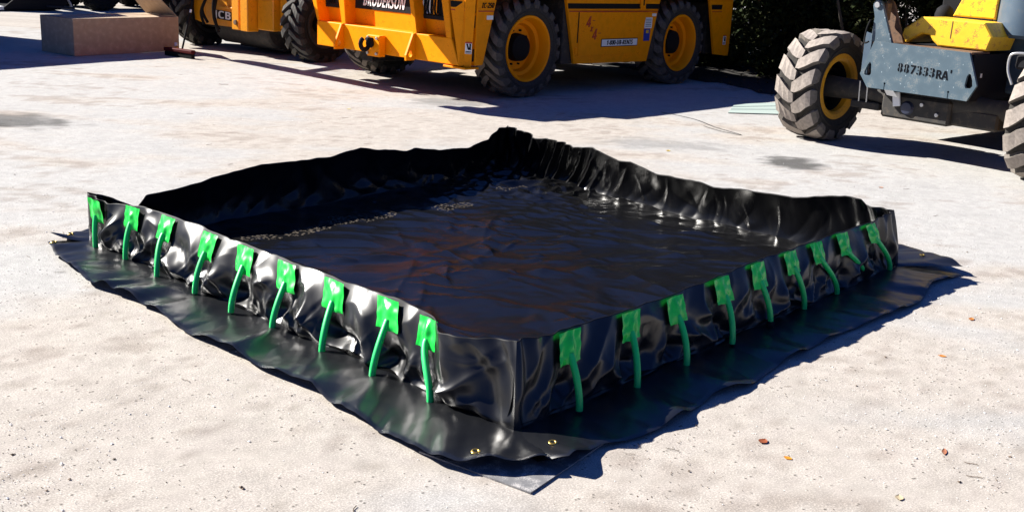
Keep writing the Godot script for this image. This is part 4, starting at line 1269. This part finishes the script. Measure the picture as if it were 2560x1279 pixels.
# how far the vinyl bulges outward at s metres along, t of the height
func bulge(w: Wall, s: float, t: float) -> float:
	var warp := w.f3.get_noise_2d(s * 1.1 + 7.0, t * 0.6)
	# creases: sharp where the noise changes sign, flat facets between; three leanings
	var c1 := absf(w.f1.get_noise_2d(s * 2.6 + t * 0.55 + warp * 0.5, t * 0.30 - s * 0.4))
	var c2 := absf(w.f1.get_noise_2d(s * 3.4 - t * 0.85 + 31.0, t * 0.45 + s * 0.3 + warp))
	var c3 := absf(w.f1.get_noise_2d(s * 8.5 + t * 0.9 + 71.0, t * 1.5))
	var soft := w.f3.get_noise_2d(s * 2.4, t * 0.9)
	var low := 1.0 - smoothstep(0.15, 0.95, t)
	var e := w.amp * (0.28 + 0.9 * low * (0.5 + 0.5 * smoothstep(0.0, 0.25, t)))
	var out := e * (0.9 - 1.7 * c1 - 1.2 * c2 - 0.22 * c3 * (0.3 + low) + 0.5 * soft)
	for k in w.bays.size() - 1:
		if s > w.bays[k] and s < w.bays[k + 1]:
			var f: float = (s - w.bays[k]) / (w.bays[k + 1] - w.bays[k])
			out += w.amp * 0.75 * pow(sin(PI * f), 1.3) * sin(PI * pow(t, 0.75))
	for b in w.bays:      # stiffer where a patch is welded on
		out *= 1.0 - 0.93 * exp(-pow((s - b) / 0.095, 4.0)) * smoothstep(0.22, 0.5, t)
		out -= 0.55 * w.amp * exp(-pow((s - b) / 0.05, 2.0)) * sin(PI * minf(t * 1.6, 1.0))
	var edge := minf(s, w.length - s)
	out *= smoothstep(-0.02, 0.16, edge)
	# tight pleats where the corners are folded
	out += w.pleat * exp(-pow(edge / 0.22, 2.0)) * smoothstep(0.0, 0.03, edge) * sin(s * 68.0 + t * 3.0 + 4.0 * warp) * (0.35 + 0.65 * t)
	for q in w.creases:
		if s < q[4] or s > q[5]: continue
		var c: Vector2 = Vector2(s, t * 0.28) - q[0]
		var u: float = c.dot(q[1]) / q[2]
		if u < 0.0 or u > 1.0: continue
		var off: float = c.dot(Vector2(-q[1].y, q[1].x))
		var g: float = exp(off / q[6]) if off < 0.0 else exp(-off / (q[6] * 3.0))
		out += q[3] * g * pow(sin(PI * u), 0.6)
	if w.flare > 0.0:     # the end bay stands out and turns to the corner
		out = lerpf(out, out * 0.75, exp(-pow((s - 2.85) / 0.2, 4.0))) + w.flare * exp(-pow((s - 2.76) / (0.11 if s < 2.76 else 0.15), 2.0)) * (0.30 + 0.70 * t) * smoothstep(0.0, 0.12, edge)
	if w.far_pleat > 0.0:
		out += w.far_pleat * exp(-pow((s - 0.45) / 0.42, 2.0)) * smoothstep(0.0, 0.1, edge) * (absf(w.f1.get_noise_2d(s * 7.0 - t * 1.2 + 5.0, t * 0.5)) * 2.4 - 0.6)
	return out * smoothstep(-0.05, 0.12, t)

func wall_point(w: Wall, s: float, t: float, off := 0.0) -> Vector3:
	var h := poly_at(w.top, s) + 0.006 * w.f3.get_noise_2d(s * 5.0, 9.0)
	var rise := 0.35 * t + 0.65 * t * t
	var lean := rise * lerpf(lerpf(w.lean, w.lean0, 1.0 - smoothstep(0.0, 0.6, s)), w.lean1, smoothstep(w.length - 0.6, w.length, s))
	var along_s := lerpf(w.lean0 * rise, w.length - w.lean1 * rise, s / w.length)
	return w.a + w.d * along_s + w.n * (bulge(w, s, t) - lean + off) + Vector3(0, 0.008 + t * (h - 0.008), 0)

var floor_a: FastNoiseLite; var floor_b: FastNoiseLite; var floor_c: FastNoiseLite
var CN := Vector3(0.04, 0, -3.35); var CR := Vector3(2.19, 0, -5.80); var CL := Vector3(-2.23, 0, -5.36); var CF := Vector3(-0.09, 0, -7.90)

const FX0 := -2.6
const FZ0 := -8.3
const FSTEP := 0.0125
const FW := 410
const FH := 420
var floor_grid := PackedFloat32Array()

func crease_line(p: Vector2, q: Vector2, h: float, w: float) -> void:
	var d := (q - p).normalized()
	var l := p.distance_to(q)
	var m := Vector2(-d.y, d.x)
	var bend := floor_a.get_noise_2d(p.x * 9.0, q.y * 9.0) * 0.12 * l
	var lo := Vector2(minf(p.x, q.x), minf(p.y, q.y)) - Vector2.ONE * (0.08 + absf(bend))
	var hi := Vector2(maxf(p.x, q.x), maxf(p.y, q.y)) + Vector2.ONE * (0.08 + absf(bend))
	for j in range(maxi(0, int((lo.y - FZ0) / FSTEP)), mini(FH - 1, int((hi.y - FZ0) / FSTEP) + 1)):
		for i in range(maxi(0, int((lo.x - FX0) / FSTEP)), mini(FW - 1, int((hi.x - FX0) / FSTEP) + 1)):
			var c := Vector2(FX0 + i * FSTEP, FZ0 + j * FSTEP) - p
			var t := c.dot(d) / l
			if t < 0.0 or t > 1.0: continue
			var e := c.dot(m) - bend * sin(PI * t)
			# steep on one side, running out slowly on the other
			var g: float = exp(e / w) if e < 0.0 else exp(-e / (w * 3.2))
			if g > 0.02: floor_grid[j * FW + i] += h * g * pow(sin(PI * t), 0.7)

func make_floor_grid() -> void:
	floor_grid.resize(FW * FH)
	for j in FH:
		for i in FW:
			var x := FX0 + i * FSTEP
			var z := FZ0 + j * FSTEP
			var wx := floor_b.get_noise_2d(x * 0.8, z * 0.8) * 0.5
			var y := 0.016 + 0.013 * floor_a.get_noise_2d(x * 0.75 + wx, z * 0.95 - wx)
			y += 0.012 * (0.35 - absf(floor_b.get_noise_2d(x * 0.9 + z * 0.5 + wx, z * 1.2 - x * 0.3)))
			y += 0.0018 * floor_a.get_noise_2d(x * 6.0 + wx * 3.0, z * 6.5)
			var far := Vector2(x - CF.x - 0.2, z - CF.z - 0.25).length()
			y += 0.05 * exp(-pow(far / 0.75, 2.0)) * (0.9 - 1.6 * absf(floor_b.get_noise_2d(x * 3.6, z * 4.4)))
			floor_grid[j * FW + i] = y
	var rg := RandomNumberGenerator.new()
	rg.seed = 520
	for k in 260:
		var a := rg.randf()
		var b := rg.randf()
		if k > 180:      # crumpled patches: the middle, the foot of the far walls
			a = clampf(0.52 + rg.randfn() * 0.12, 0, 1) if k < 220 else rg.randf()
			b = clampf(0.55 + rg.randfn() * 0.12, 0, 1) if k < 220 else clampf(0.97 - absf(rg.randfn()) * 0.05, 0, 1)
			if k > 238: a = clampf(0.98 - absf(rg.randfn()) * 0.04, 0, 1); b = rg.randf()
		var p3: Vector3 = CN.lerp(CR, a).lerp(CL.lerp(CF, a), b)
		var p := Vector2(p3.x, p3.z)
		var an := rg.randfn() * 0.55 + (0.2 if rg.randf() < 0.7 else 1.4)
		var l := rg.randf_range(0.15, 0.75) if k < 180 else rg.randf_range(0.06, 0.28)
		crease_line(p, p + Vector2.from_angle(an) * l, rg.randf_range(0.003, 0.011) * (1.0 if k < 180 else 1.25), rg.randf_range(0.008, 0.020))

func floor_height(x: float, z: float) -> float:
	var u := clampf((x - FX0) / FSTEP, 0.0, FW - 2.01)
	var v := clampf((z - FZ0) / FSTEP, 0.0, FH - 2.01)
	var i := int(u)
	var j := int(v)
	var k := j * FW + i
	return lerpf(lerpf(floor_grid[k], floor_grid[k + 1], u - i), lerpf(floor_grid[k + FW], floor_grid[k + FW + 1], u - i), v - j)

func make_berm() -> void:
	floor_a = fnl(501, 1.0, FastNoiseLite.TYPE_SIMPLEX_SMOOTH, 3)
	floor_b = fnl(502, 1.0, FastNoiseLite.TYPE_SIMPLEX_SMOOTH, 2)
	floor_c = fnl(503, 1.0, FastNoiseLite.TYPE_SIMPLEX, 2, true)
	make_floor_grid()
	# grey mat under its near corner
	var gm := put("ground_mat", plated([Vector2(0.10, -2.945), Vector2(-0.27, -3.18), Vector2(0.05, -3.7), Vector2(0.43, -3.44)], Vector3(0, 0.0035, 0), Vector3(1, 0, 0), Vector3(0, 0, 1), Vector3(0, 1, 0), 0.006, 0.0), worn(lin(0.16, 0.16, 0.165), lin(0.42, 0.40, 0.38), 0.75, 509, 0.75, 2.2), self)
	tag(gm, "grey dusty mat corner showing under the near corner of the basin", "mat")

	var t := thing("spill_containment_berm", "black vinyl spill containment basin with green upright supports, filling the middle of the yard", "containment basin", Transform3D(Basis.IDENTITY, Vector3(0, 0, 0)))
	var feet_l := [Vector2(-2.146, -5.226), Vector2(-1.922, -5.038), Vector2(-1.689, -4.814), Vector2(-1.443, -4.603), Vector2(-1.215, -4.375), Vector2(-0.99, -4.184), Vector2(-0.738, -3.958), Vector2(-0.505, -3.745), Vector2(-0.266, -3.549)]
	var feet_r := [Vector2(0.276, -3.547), Vector2(0.511, -3.797), Vector2(0.74, -4.061), Vector2(0.98, -4.348), Vector2(1.206, -4.622), Vector2(1.432, -4.9), Vector2(1.67, -5.181), Vector2(1.907, -5.50), Vector2(2.108, -5.691)]
	var pads_l := [0.10, 0.386, 0.689, 1.07, 1.363, 1.674, 2.006, 2.344, 2.60]
	var pads_r := [0.279, 0.666, 0.982, 1.354, 1.679, 2.001, 2.281, 2.581, 2.927]
	var wl := wall(CL, CN, [Vector2(0, 0.275), Vector2(0.2, 0.25), Vector2(0.41, 0.272), Vector2(0.71, 0.276), Vector2(1.1, 0.275), Vector2(1.4, 0.272), Vector2(2.05, 0.275), Vector2(2.36, 0.286), Vector2(2.56, 0.278), Vector2(2.67, 0.270), Vector2(2.78, 0.278), Vector2(2.9, 0.285), Vector2(3.04, 0.30)], 0.040, 601, pads_l)
	var wr := wall(CN, CR, [Vector2(0, 0.30), Vector2(0.22, 0.285), Vector2(0.62, 0.279), Vector2(0.91, 0.277), Vector2(1.28, 0.288), Vector2(1.61, 0.302), Vector2(2.19, 0.302), Vector2(2.8, 0.306), Vector2(3.0, 0.305), Vector2(3.26, 0.333)], 0.036, 611, pads_r)
	var wlf := wall(CL, CF, [Vector2(0, 0.275), Vector2(0.13, 0.235), Vector2(0.26, 0.165), Vector2(0.31, 0.228), Vector2(0.48, 0.248), Vector2(0.56, 0.265), Vector2(0.63, 0.27), Vector2(0.84, 0.305), Vector2(1.03, 0.322), Vector2(1.57, 0.317), Vector2(1.82, 0.345), Vector2(2.23, 0.285), Vector2(2.3, 0.298), Vector2(2.54, 0.262), Vector2(2.86, 0.25), Vector2(3.08, 0.285), Vector2(3.2, 0.35), Vector2(3.35, 0.36)], 0.016, 621, [])
	var wfr := wall(CF, CR, [Vector2(0, 0.36), Vector2(0.1, 0.352), Vector2(0.21, 0.344), Vector2(0.32, 0.317), Vector2(0.46, 0.339), Vector2(0.7, 0.32), Vector2(0.88, 0.336), Vector2(1.12, 0.29), Vector2(1.22, 0.302), Vector2(1.45, 0.256), Vector2(1.79, 0.265), Vector2(1.91, 0.252), Vector2(2.11, 0.275), Vector2(2.47, 0.295), Vector2(2.80, 0.362), Vector2(2.90, 0.36), Vector2(2.93, 0.333), Vector2(3.1, 0.333)], 0.007, 631, [])
	wfr.far_pleat = 0.030
	wfr.pleat = 0.016; wlf.pleat = 0.012
	wr.lean = 0.065
	wl.flare = 0.105
	wl.lean0 = 0.0; wlf.lean0 = 0.0
	wl.lean1 = 0.08; wr.lean0 = 0.08
	var rg := RandomNumberGenerator.new()
	rg.seed = 640
	for w in [wl, wr, wlf, wfr]:
		var lines := []
		for k in w.bays.size():      # folds that run from each patch down towards the middle of its bays
			for q in 5:
				var sgn := -1.0 if q % 2 == 0 else 1.0
				var p0 := Vector2(w.bays[k] + sgn * rg.randf_range(0.03, 0.08), rg.randf_range(0.10, 0.20))
				lines.append([p0, Vector2(p0.x + sgn * rg.randf_range(-0.02, 0.14), rg.randf_range(-0.02, 0.04)), rg.randf_range(0.004, 0.011) * (1.0 if rg.randf() < 0.7 else -0.7)])
		for k in (4 if w.bays.size() else 22):
			var s0 := rg.randf_range(0.1, w.length - 0.1)
			lines.append([Vector2(s0, rg.randf_range(0.16, 0.27)), Vector2(s0 + rg.randf_range(-0.14, 0.10), rg.randf_range(-0.02, 0.06)), rg.randf_range(-0.010, 0.006)])
		for l in lines:
			var d: Vector2 = l[1] - l[0]
			w.creases.append([l[0], d.normalized(), d.length(), l[2], minf(l[0].x, l[1].x) - 0.07, maxf(l[0].x, l[1].x) + 0.07, rg.randf_range(0.006, 0.012)])
	for w in [wl, wr, wlf, wfr]:
		var out_flip: bool = w.d.cross(Vector3.UP).dot(w.n) > 0.0
		var nu := 420
		var g := holder("wall", t)
		put("outer_face", sheet(nu, 56, func(a, b): return wall_point(w, a * w.length, b), out_flip), M.vinyl, g)
		put("inner_face", sheet(nu, 40, func(a, b):
			var s: float = a * w.length
			var q := wall_point(w, s, b, -0.008 - 0.05 * pow(1.0 - b, 4.0))
			q.y -= 0.002
			return q, not out_flip), M.vinyl_inner, g)
		put("rim_hem", sheet(nu, 4, func(a, b):
			var s: float = a * w.length
			var p := wall_point(w, s, 1.0)
			var q := wall_point(w, s, 1.0, -0.008)
			return p.lerp(q, b) + Vector3(0, 0.004 * sin(PI * b) - 0.002 * b, 0), out_flip), M.hem, g)
	# floor
	put("floor", sheet(400, 400, func(a, b):
		var p: Vector3 = CN.lerp(CR, a).lerp(CL.lerp(CF, a), b)
		p.y = floor_height(p.x, p.z)
		return p, true), M.vinyl_floor, t)
	make_prints(t)
	# aprons that lie on the ground outside the walls
	apron(t, wl, -0.02, 3.08, [Vector2(-2.40, -5.24), Vector2(-2.27, -5.05), Vector2(-2.13, -4.87), Vector2(-1.97, -4.67), Vector2(-1.76, -4.53), Vector2(-1.57, -4.38), Vector2(-1.43, -4.22), Vector2(-1.21, -4.01), Vector2(-1.04, -3.87), Vector2(-0.88, -3.73), Vector2(-0.71, -3.61), Vector2(-0.62, -3.50), Vector2(-0.45, -3.33), Vector2(-0.29, -3.17), Vector2(-0.22, -3.10), Vector2(-0.14, -3.06), Vector2(0.02, -3.07), Vector2(0.15, -3.10)], 701, [[2.92, 0.16, 0.050], [0.75, 0.05, 0.030], [0.42, 0.07, 0.022], [1.7, 0.07, 0.020]], 0.004)
	apron(t, wr, -0.06, 3.28, [Vector2(0.12, -3.12), Vector2(0.22, -3.10), Vector2(0.34, -3.29), Vector2(0.49, -3.38), Vector2(0.64, -3.54), Vector2(0.81, -3.79), Vector2(0.98, -3.92), Vector2(1.16, -4.18), Vector2(1.33, -4.38), Vector2(1.51, -4.58), Vector2(1.72, -4.78), Vector2(2.08, -5.14), Vector2(2.28, -5.50), Vector2(2.53, -5.73)], 711, [[0.05, 0.10, 0.055], [0.62, 0.05, 0.014], [1.0, 0.06, 0.016], [2.4, 0.08, 0.010], [3.15, 0.12, 0.012]], -0.002, 0.012)
	apron(t, wlf, -0.02, 3.3, [Vector2(-2.40, -5.26), Vector2(-2.38, -5.34), Vector2(-2.41, -5.46), Vector2(-2.36, -5.56), Vector2(-1.6, -6.55), Vector2(-0.3, -8.15)], 721, [[0.0, 0.12, 0.05]], 0.006)
	apron(t, wfr, -0.02, 3.12, [Vector2(0.0, -8.25), Vector2(1.0, -7.4), Vector2(2.0, -6.5), Vector2(2.40, -6.10), Vector2(2.50, -5.86), Vector2(2.55, -5.75)], 731, [[2.9, 0.15, 0.015]], 0.006)
	# green supports
	for side in 2:
		var w: Wall = wl if side == 0 else wr
		var pads: Array = pads_l if side == 0 else pads_r
		var feet: Array = feet_l if side == 0 else feet_r
		for k in 9:
			support(t, w, pads[k], feet[k], side, k)
	# brass eyelets
	for q in [[Vector3(-0.08, 0.0, -3.12), 0.058], [Vector3(0.172, 0.0, -3.215), 0.075], [Vector3(-2.375, 0, -5.465), 0.045], [Vector3(-2.36, 0, -5.225), 0.05], [Vector3(2.37, 0, -5.93), 0.05]]:
		var st := stb()
		lathe(st, [Vector2(0.0075, -0.003), Vector2(0.0085, 0.0025), Vector2(0.013, 0.0035), Vector2(0.0165, 0.0)], Vector3(q[0].x, apron_height(q[0].x, q[0].z) + 0.004, q[0].z), Vector3(0.06, 1, 0.05).normalized(), 20, 3.0)
		put("eyelet", fin(st), M.brass, t)
		st = stb()
		lathe(st, [Vector2(0.0, 0.001), Vector2(0.0085, 0.001)], Vector3(q[0].x, apron_height(q[0].x, q[0].z) + 0.004, q[0].z), Vector3(0.06, 1, 0.05).normalized(), 14, 3.0)
		put("eyelet_hole", fin(st), M.black, t)

var apron_cloud := []
func apron_height(x: float, z: float) -> float:
	var best := 1e9; var y := 0.0
	for p in apron_cloud:
		var d: float = Vector2(p.x - x, p.z - z).length_squared() - p.y * 0.002
		if d < best: best = d; y = p.y
	return y

func apron(t: Node, w: Wall, s0: float, s1: float, outer: Array, seed_: int, lifts: Array, base: float, ruffle := 0.030) -> void:
	var nu := 460; var nv := 34
	var o := along(outer, nu)
	var f := fnl(seed_, 1.0, FastNoiseLite.TYPE_SIMPLEX_SMOOTH, 2)
	var g := fnl(seed_ + 1, 1.0, FastNoiseLite.TYPE_SIMPLEX, 2, true)
	var flip: bool = w.d.cross(w.n).y > 0.0
	var mesh := sheet(nu, nv, func(a, b):
		var s := lerpf(s0, s1, a)
		var i: Vector3 = w.a + w.d * s - w.n * 0.035
		var q: Vector2 = Vector2(i.x, i.z).lerp(o[int(round(a * nu))], b)
		# ruffles that run outward across the sheet and grow towards the free edge
		var r: float = f.get_noise_2d(s * 2.9 + b * 0.2, b * 0.2) * 1.1 + 0.22 * f.get_noise_2d(s * 7.0 - b * 0.4 + 40.0, b * 0.4) * b
		var y: float = 0.012 + base + (0.010 + ruffle * b) * (r + 0.30) * smoothstep(0.0, 0.12, b)
		y += 0.0025 * (0.3 - absf(f.get_noise_2d(s * 6.0 + b * 1.5 + 90.0, b * 1.2))) * smoothstep(0.1, 0.3, b)
		for l in lifts:
			y += l[2] * exp(-pow((s - l[0]) / l[1], 2.0)) * pow(b, 1.6)
		y = maxf(y, 0.005 + base * 0.5 + 0.004)
		# the cut edge turns down a little
		y -= 0.004 * smoothstep(0.96, 1.0, b)
		return Vector3(q.x, y, q.y), flip)
	put("ground_flap", mesh, M.vinyl_apron, t)
	var v: PackedVector3Array = mesh.surface_get_arrays(0)[Mesh.ARRAY_VERTEX]
	for k in v.size():
		if k % 7 == 0: apron_cloud.append(v[k])

func support(t: Node, w: Wall, s: float, foot: Vector2, side: int, k: int) -> void:
	var rg := RandomNumberGenerator.new()
	rg.seed = 800 + side * 20 + k
	var h := holder("support", t)
	var wd := 0.060 + rg.randf_range(-0.003, 0.003)
	var hh := (0.112 if side == 0 else 0.108) + rg.randf_range(-0.008, 0.008)
	var skew := rg.randf_range(-0.02, 0.02) + (0.012 if side == 0 else 0.016)
	if side == 0 and k == 8: wd = 0.052
	var top := poly_at(w.top, s)
	put("patch", sheet(26, 26, func(a, b):
		var u: float = (a - 0.5) * 2.0
		var tt: float = 1.0 - (1.0 - b) * hh / top
		var sag: float = (1.0 - b) * skew
		var o: float = 0.016 + 0.010 * exp(-u * u * 9.0) * smoothstep(1.0, 0.5, b) + 0.003 * sin(u * 5.0 + k) * (1.0 - b) + 0.0035 * w.f1.get_noise_2d(u * 1.6 + k * 9.0, b * 2.2)
		# the patch is stiffer than the sheet: it keeps the wall's mean line
		var q := wall_point(w, s + u * wd + sag, tt, o)
		var m := wall_point(w, s + sag, tt, o)
		return q.lerp(m + w.d * u * wd, 0.8), w.d.cross(Vector3.UP).dot(w.n) > 0.0), M.patch, h)
	var a0 := wall_point(w, s + skew * 0.7, 1.0 - hh * 0.72 / top, 0.016)
	var a1 := wall_point(w, s + skew, 1.0 - hh * 1.02 / top, 0.034)
	var f := Vector3(foot.x, 0.018, foot.y)
	var f1 := f + Vector3(0, 0.07, 0)
	var st := stb()
	var path := []
	for i in 15:
		var u := i / 14.0
		path.append(a0.bezier_interpolate(a1 + (a1 - a0) * 0.35, f1, f, u))
	tube(st, path, 0.0135, 14)
	put("rod", fin(st), M.rod, h)
	if side == 1 and (k == 4 or k == 7):
		st = stb()
		cyl(st, f + Vector3(0, -0.004, 0), f + Vector3(0, 0.022, 0), 0.0175, 16)
		put("end_cap", fin(st), M.dark, h)

# dusty boot prints across the basin floor
func make_prints(t: Node) -> void:
	var im := Image.create(64, 160, false, Image.FORMAT_RGBA8)
	im.fill(Color(0.62, 0.58, 0.52, 0.0))
	var nz := fnl(811, 0.09, FastNoiseLite.TYPE_SIMPLEX, 3)
	for y in 160:
		for x in 64:
			var u := (x - 31.5) / 32.0
			var v := y / 160.0
			var half := 0.9 if v < 0.5 else 0.78
			half *= sqrt(maxf(0.0, 1.0 - pow(absf(v - 0.28) / 0.30, 4.0))) if v < 0.56 else (sqrt(maxf(0.0, 1.0 - pow(absf(v - 0.82) / 0.165, 4.0))) if v > 0.66 else 0.0)
			if absf(u) > half: continue
			var zig := absf(fmod(absf(u) * 1.5 + 0.2, 1.0) - 0.5)
			var bar := fmod(v * 8.0 + zig * 1.2, 1.0)
			var col := fmod((u + 1.0) * 1.6, 1.0)
			var on := bar < 0.42 and col > 0.22
			if absf(u) > half - 0.14: on = fmod(v * 11.0, 1.0) < 0.5
			if on and nz.get_noise_2d(x, y) > 0.02: im.set_pixel(x, y, Color(0.40, 0.37, 0.33, 0.7))
	var m := StandardMaterial3D.new()
	m.albedo_texture = tex(im)
	m.transparency = BaseMaterial3D.TRANSPARENCY_ALPHA
	m.roughness = 0.95
	m.metallic_specular = 0.1
	for q in [[-1.25, -5.70, 0.75, 0.40], [-1.05, -5.98, 0.55, 0.36], [-0.98, -6.16, 0.9, 0.30], [-0.83, -6.20, 0.6, 0.30], [-0.76, -6.45, 0.8, 0.30], [-0.56, -6.55, 0.95, 0.30], [-0.38, -6.57, 0.6, 0.30], [-0.02, -7.18, 0.8, 0.28], [-1.46, -5.52, 0.9, 0.26]]:
		var c := Vector2(q[0], q[1])
		var dir := Vector2(sin(q[2]), -cos(q[2]))
		var acr := Vector2(dir.y, -dir.x)
		put("boot_print", sheet(10, 24, func(a, b):
			var p: Vector2 = c + acr * (a - 0.5) * q[3] * 0.40 - dir * (b - 0.5) * q[3]
			return Vector3(p.x, floor_height(p.x, p.y) + 0.0025, p.y), false), m, t)

# ---------------------------------------------------------------- leaves, twigs, crumbs on the yard
func make_litter() -> void:
	var rg := RandomNumberGenerator.new()
	rg.seed = 900
	var list := [
		[Vector2(0.92, -3.42), 0.055, 0.9, Color(0.22, 0.06, 0.025), "narrow reddish brown leaf on bare ground right of the basin"],
		[Vector2(0.98, -3.30), 0.042, -0.7, Color(0.50, 0.20, 0.02), "bright orange leaf right of the basin, nearest the reddish leaf"],
		[Vector2(1.56, -3.42), 0.075, 1.2, Color(0.28, 0.11, 0.06), "thin reddish dry stalk of a leaf at the far lower right"],
		[Vector2(1.92, -4.40), 0.05, -0.5, Color(0.45, 0.16, 0.03), "orange leaf on the sandy ground beside the basin's right flap"],
		[Vector2(2.27, -4.95), 0.06, 1.0, Color(0.42, 0.15, 0.04), "orange leaf near the right corner of the basin"],
		[Vector2(1.28, -3.06), 0.05, 1.3, Color(0.42, 0.34, 0.22), "pale straw coloured leaf near the lower right edge"],
		[Vector2(0.26, -2.83), 0.035, 0.2, Color(0.46, 0.26, 0.04), "small ochre leaf below the grey mat corner"],
		[Vector2(1.32, -9.25), 0.07, 1.2, Color(0.50, 0.36, 0.08), "yellow leaf on the ground behind the basin's far corner"],
		[Vector2(2.85, -8.15), 0.05, 0.1, Color(0.45, 0.17, 0.06), "orange brown leaf in front of the telehandler's wheels"],
		[Vector2(-1.72, -10.6), 0.06, 0.3, Color(0.55, 0.45, 0.10), "yellow leaf on the pale ground in front of the loader"],
	]
	var proto: Node3D = null
	for k in list.size():
		var q = list[k]
		var m := mat((q[3] as Color).linear_to_srgb(), 0.7, 0.0, 0.3)
		var l: float = q[1] * 0.72
		var o := MeshInstance3D.new()
		o.name = numbered("fallen_leaf")
		var wv: float = l * (0.16 if k in [2] else rg.randf_range(0.30, 0.42))
		var curl := rg.randf_range(0.08, 0.22)
		o.mesh = sheet(10, 6, func(a, b):
			var v: float = (b - 0.5) * 2.0
			var half: float = wv * pow(sin(PI * clampf(a, 0.02, 0.98)), 0.8)
			return Vector3((a - 0.5) * l, -0.0025 + curl * l * (v * v * 0.4 + pow(a - 0.45, 2.0) * 1.2), v * half), false)
		o.material_override = m
		o.transform = Transform3D(Basis(Vector3.UP, q[2]), Vector3(q[0].x, 0.0, q[0].y))
		add_child(o, true)
		tag(o, q[4], "leaf", "fallen leaves on the yard")
	# a thin wire lying on the ground behind the far corner
	var wt := thing("wire", "thin dark wire lying on the ground left of the telehandler's wheel", "wire", Transform3D(Basis.IDENTITY, Vector3(1.9, 0, -10.8)))
	var ws := stb()
	tube(ws, smooth_path([Vector3(-0.35, 0.006, -0.85), Vector3(-0.05, 0.006, -0.45), Vector3(0.1, 0.006, 0.05), Vector3(0.28, 0.006, 0.45), Vector3(0.12, 0.006, 0.30), Vector3(-0.02, 0.006, 0.0)]), 0.0025, 6)
	put("strand", fin(ws), M.black, wt)
	# crumbs of soil and bark, in drifts
	var drift := fnl(901, 0.75, FastNoiseLite.TYPE_SIMPLEX_SMOOTH, 3)
	var chips := fnl(907, 0.45, FastNoiseLite.TYPE_SIMPLEX_SMOOTH, 2)
	var cr := stb()
	var pts: Array[Vector3] = [Vector3(0.5, 0, 0.1), Vector3(-0.2, 0.05, 0.42), Vector3(-0.45, -0.02, -0.25), Vector3(0.1, 0.3, 0.0), Vector3(0.25, 0.12, -0.35)]
	tri(cr, pts[0], pts[3], pts[1]); tri(cr, pts[1], pts[3], pts[2]); tri(cr, pts[2], pts[3], pts[4]); tri(cr, pts[4], pts[3], pts[0])
	scatter("soil_crumbs", "dark crumbs of soil and bark strewn over the pale ground", fin(cr), 3300, 902, drift, 0.0075, func(r):
		var f: float = r.randf_range(0.5, 1.8)
		return Color(0.105 * f, 0.078 * f, 0.060 * f))
	scatter("stone_chips", "pale stone chips bedded in the ground", fin_copy(pts), 9000, 905, chips, 0.0062, func(r):
		var f: float = r.randf_range(0.75, 1.2)
		return Color(0.72 * f, 0.71 * f, 0.70 * f))
	var tw := stb()
	tube(tw, [Vector3(-0.5, 0.03, 0), Vector3(-0.15, 0.05, 0.05), Vector3(0.2, 0.03, -0.02), Vector3(0.5, 0.05, 0.06)], 0.025, 5)
	scatter("twigs", "thin dry twigs and pine needles strewn over the ground", fin(tw), 130, 906, drift, 0.065, func(r):
		var f: float = r.randf_range(0.5, 1.6)
		return Color(0.12 * f, 0.085 * f, 0.06 * f))

func fin_copy(pts: Array[Vector3]) -> ArrayMesh:
	var cr := stb()
	tri(cr, pts[0], pts[3], pts[1]); tri(cr, pts[1], pts[3], pts[2]); tri(cr, pts[2], pts[3], pts[4]); tri(cr, pts[4], pts[3], pts[0])
	return fin(cr)

func scatter(called: String, label: String, mesh: Mesh, count: int, seed_: int, drift: FastNoiseLite, size: float, tint: Callable) -> void:
	var rg := RandomNumberGenerator.new()
	rg.seed = seed_
	var quadp := PackedVector2Array([Vector2(CN.x, CN.z + 0.32), Vector2(CR.x + 0.35, CR.z), Vector2(CF.x, CF.z - 0.3), Vector2(CL.x - 0.25, CL.z)])
	var mm := MultiMesh.new()
	mm.transform_format = MultiMesh.TRANSFORM_3D
	mm.use_colors = true
	mm.mesh = mesh
	var xs: Array[Transform3D] = []
	var cs := PackedColorArray()
	while xs.size() < count:
		var z := -2.4 - 11.0 * pow(rg.randf(), 1.35)
		var x := rg.randf_range(-1, 1) * (-z * 0.53)
		if Geometry2D.is_point_in_polygon(Vector2(x, z), quadp): continue
		if drift != null:
			var d := drift.get_noise_2d(x, z)
			if rg.randf() > pow(smoothstep(-0.02, 0.5, d), 1.5) + 0.06: continue
		var s := size * pow(rg.randf_range(0.35, 1.0), 1.6) * (2.2 if rg.randf() < 0.05 else 1.0)
		xs.append(Transform3D(Basis(Vector3.UP, rg.randf() * TAU).scaled(Vector3(s, s * 0.8, s)), Vector3(x, -0.002, z)))
		cs.append(tint.call(rg))
	mm.instance_count = xs.size()
	for k in xs.size():
		mm.set_instance_transform(k, xs[k])
		mm.set_instance_color(k, cs[k])
	var m := mat(Color.WHITE, 0.9, 0.0, 0.2)
	m.vertex_color_use_as_albedo = true
	var o := MultiMeshInstance3D.new()
	o.name = called
	o.multimesh = mm
	o.material_override = m
	add_child(o, true)
	tag(o, label, "debris", "", "stuff")
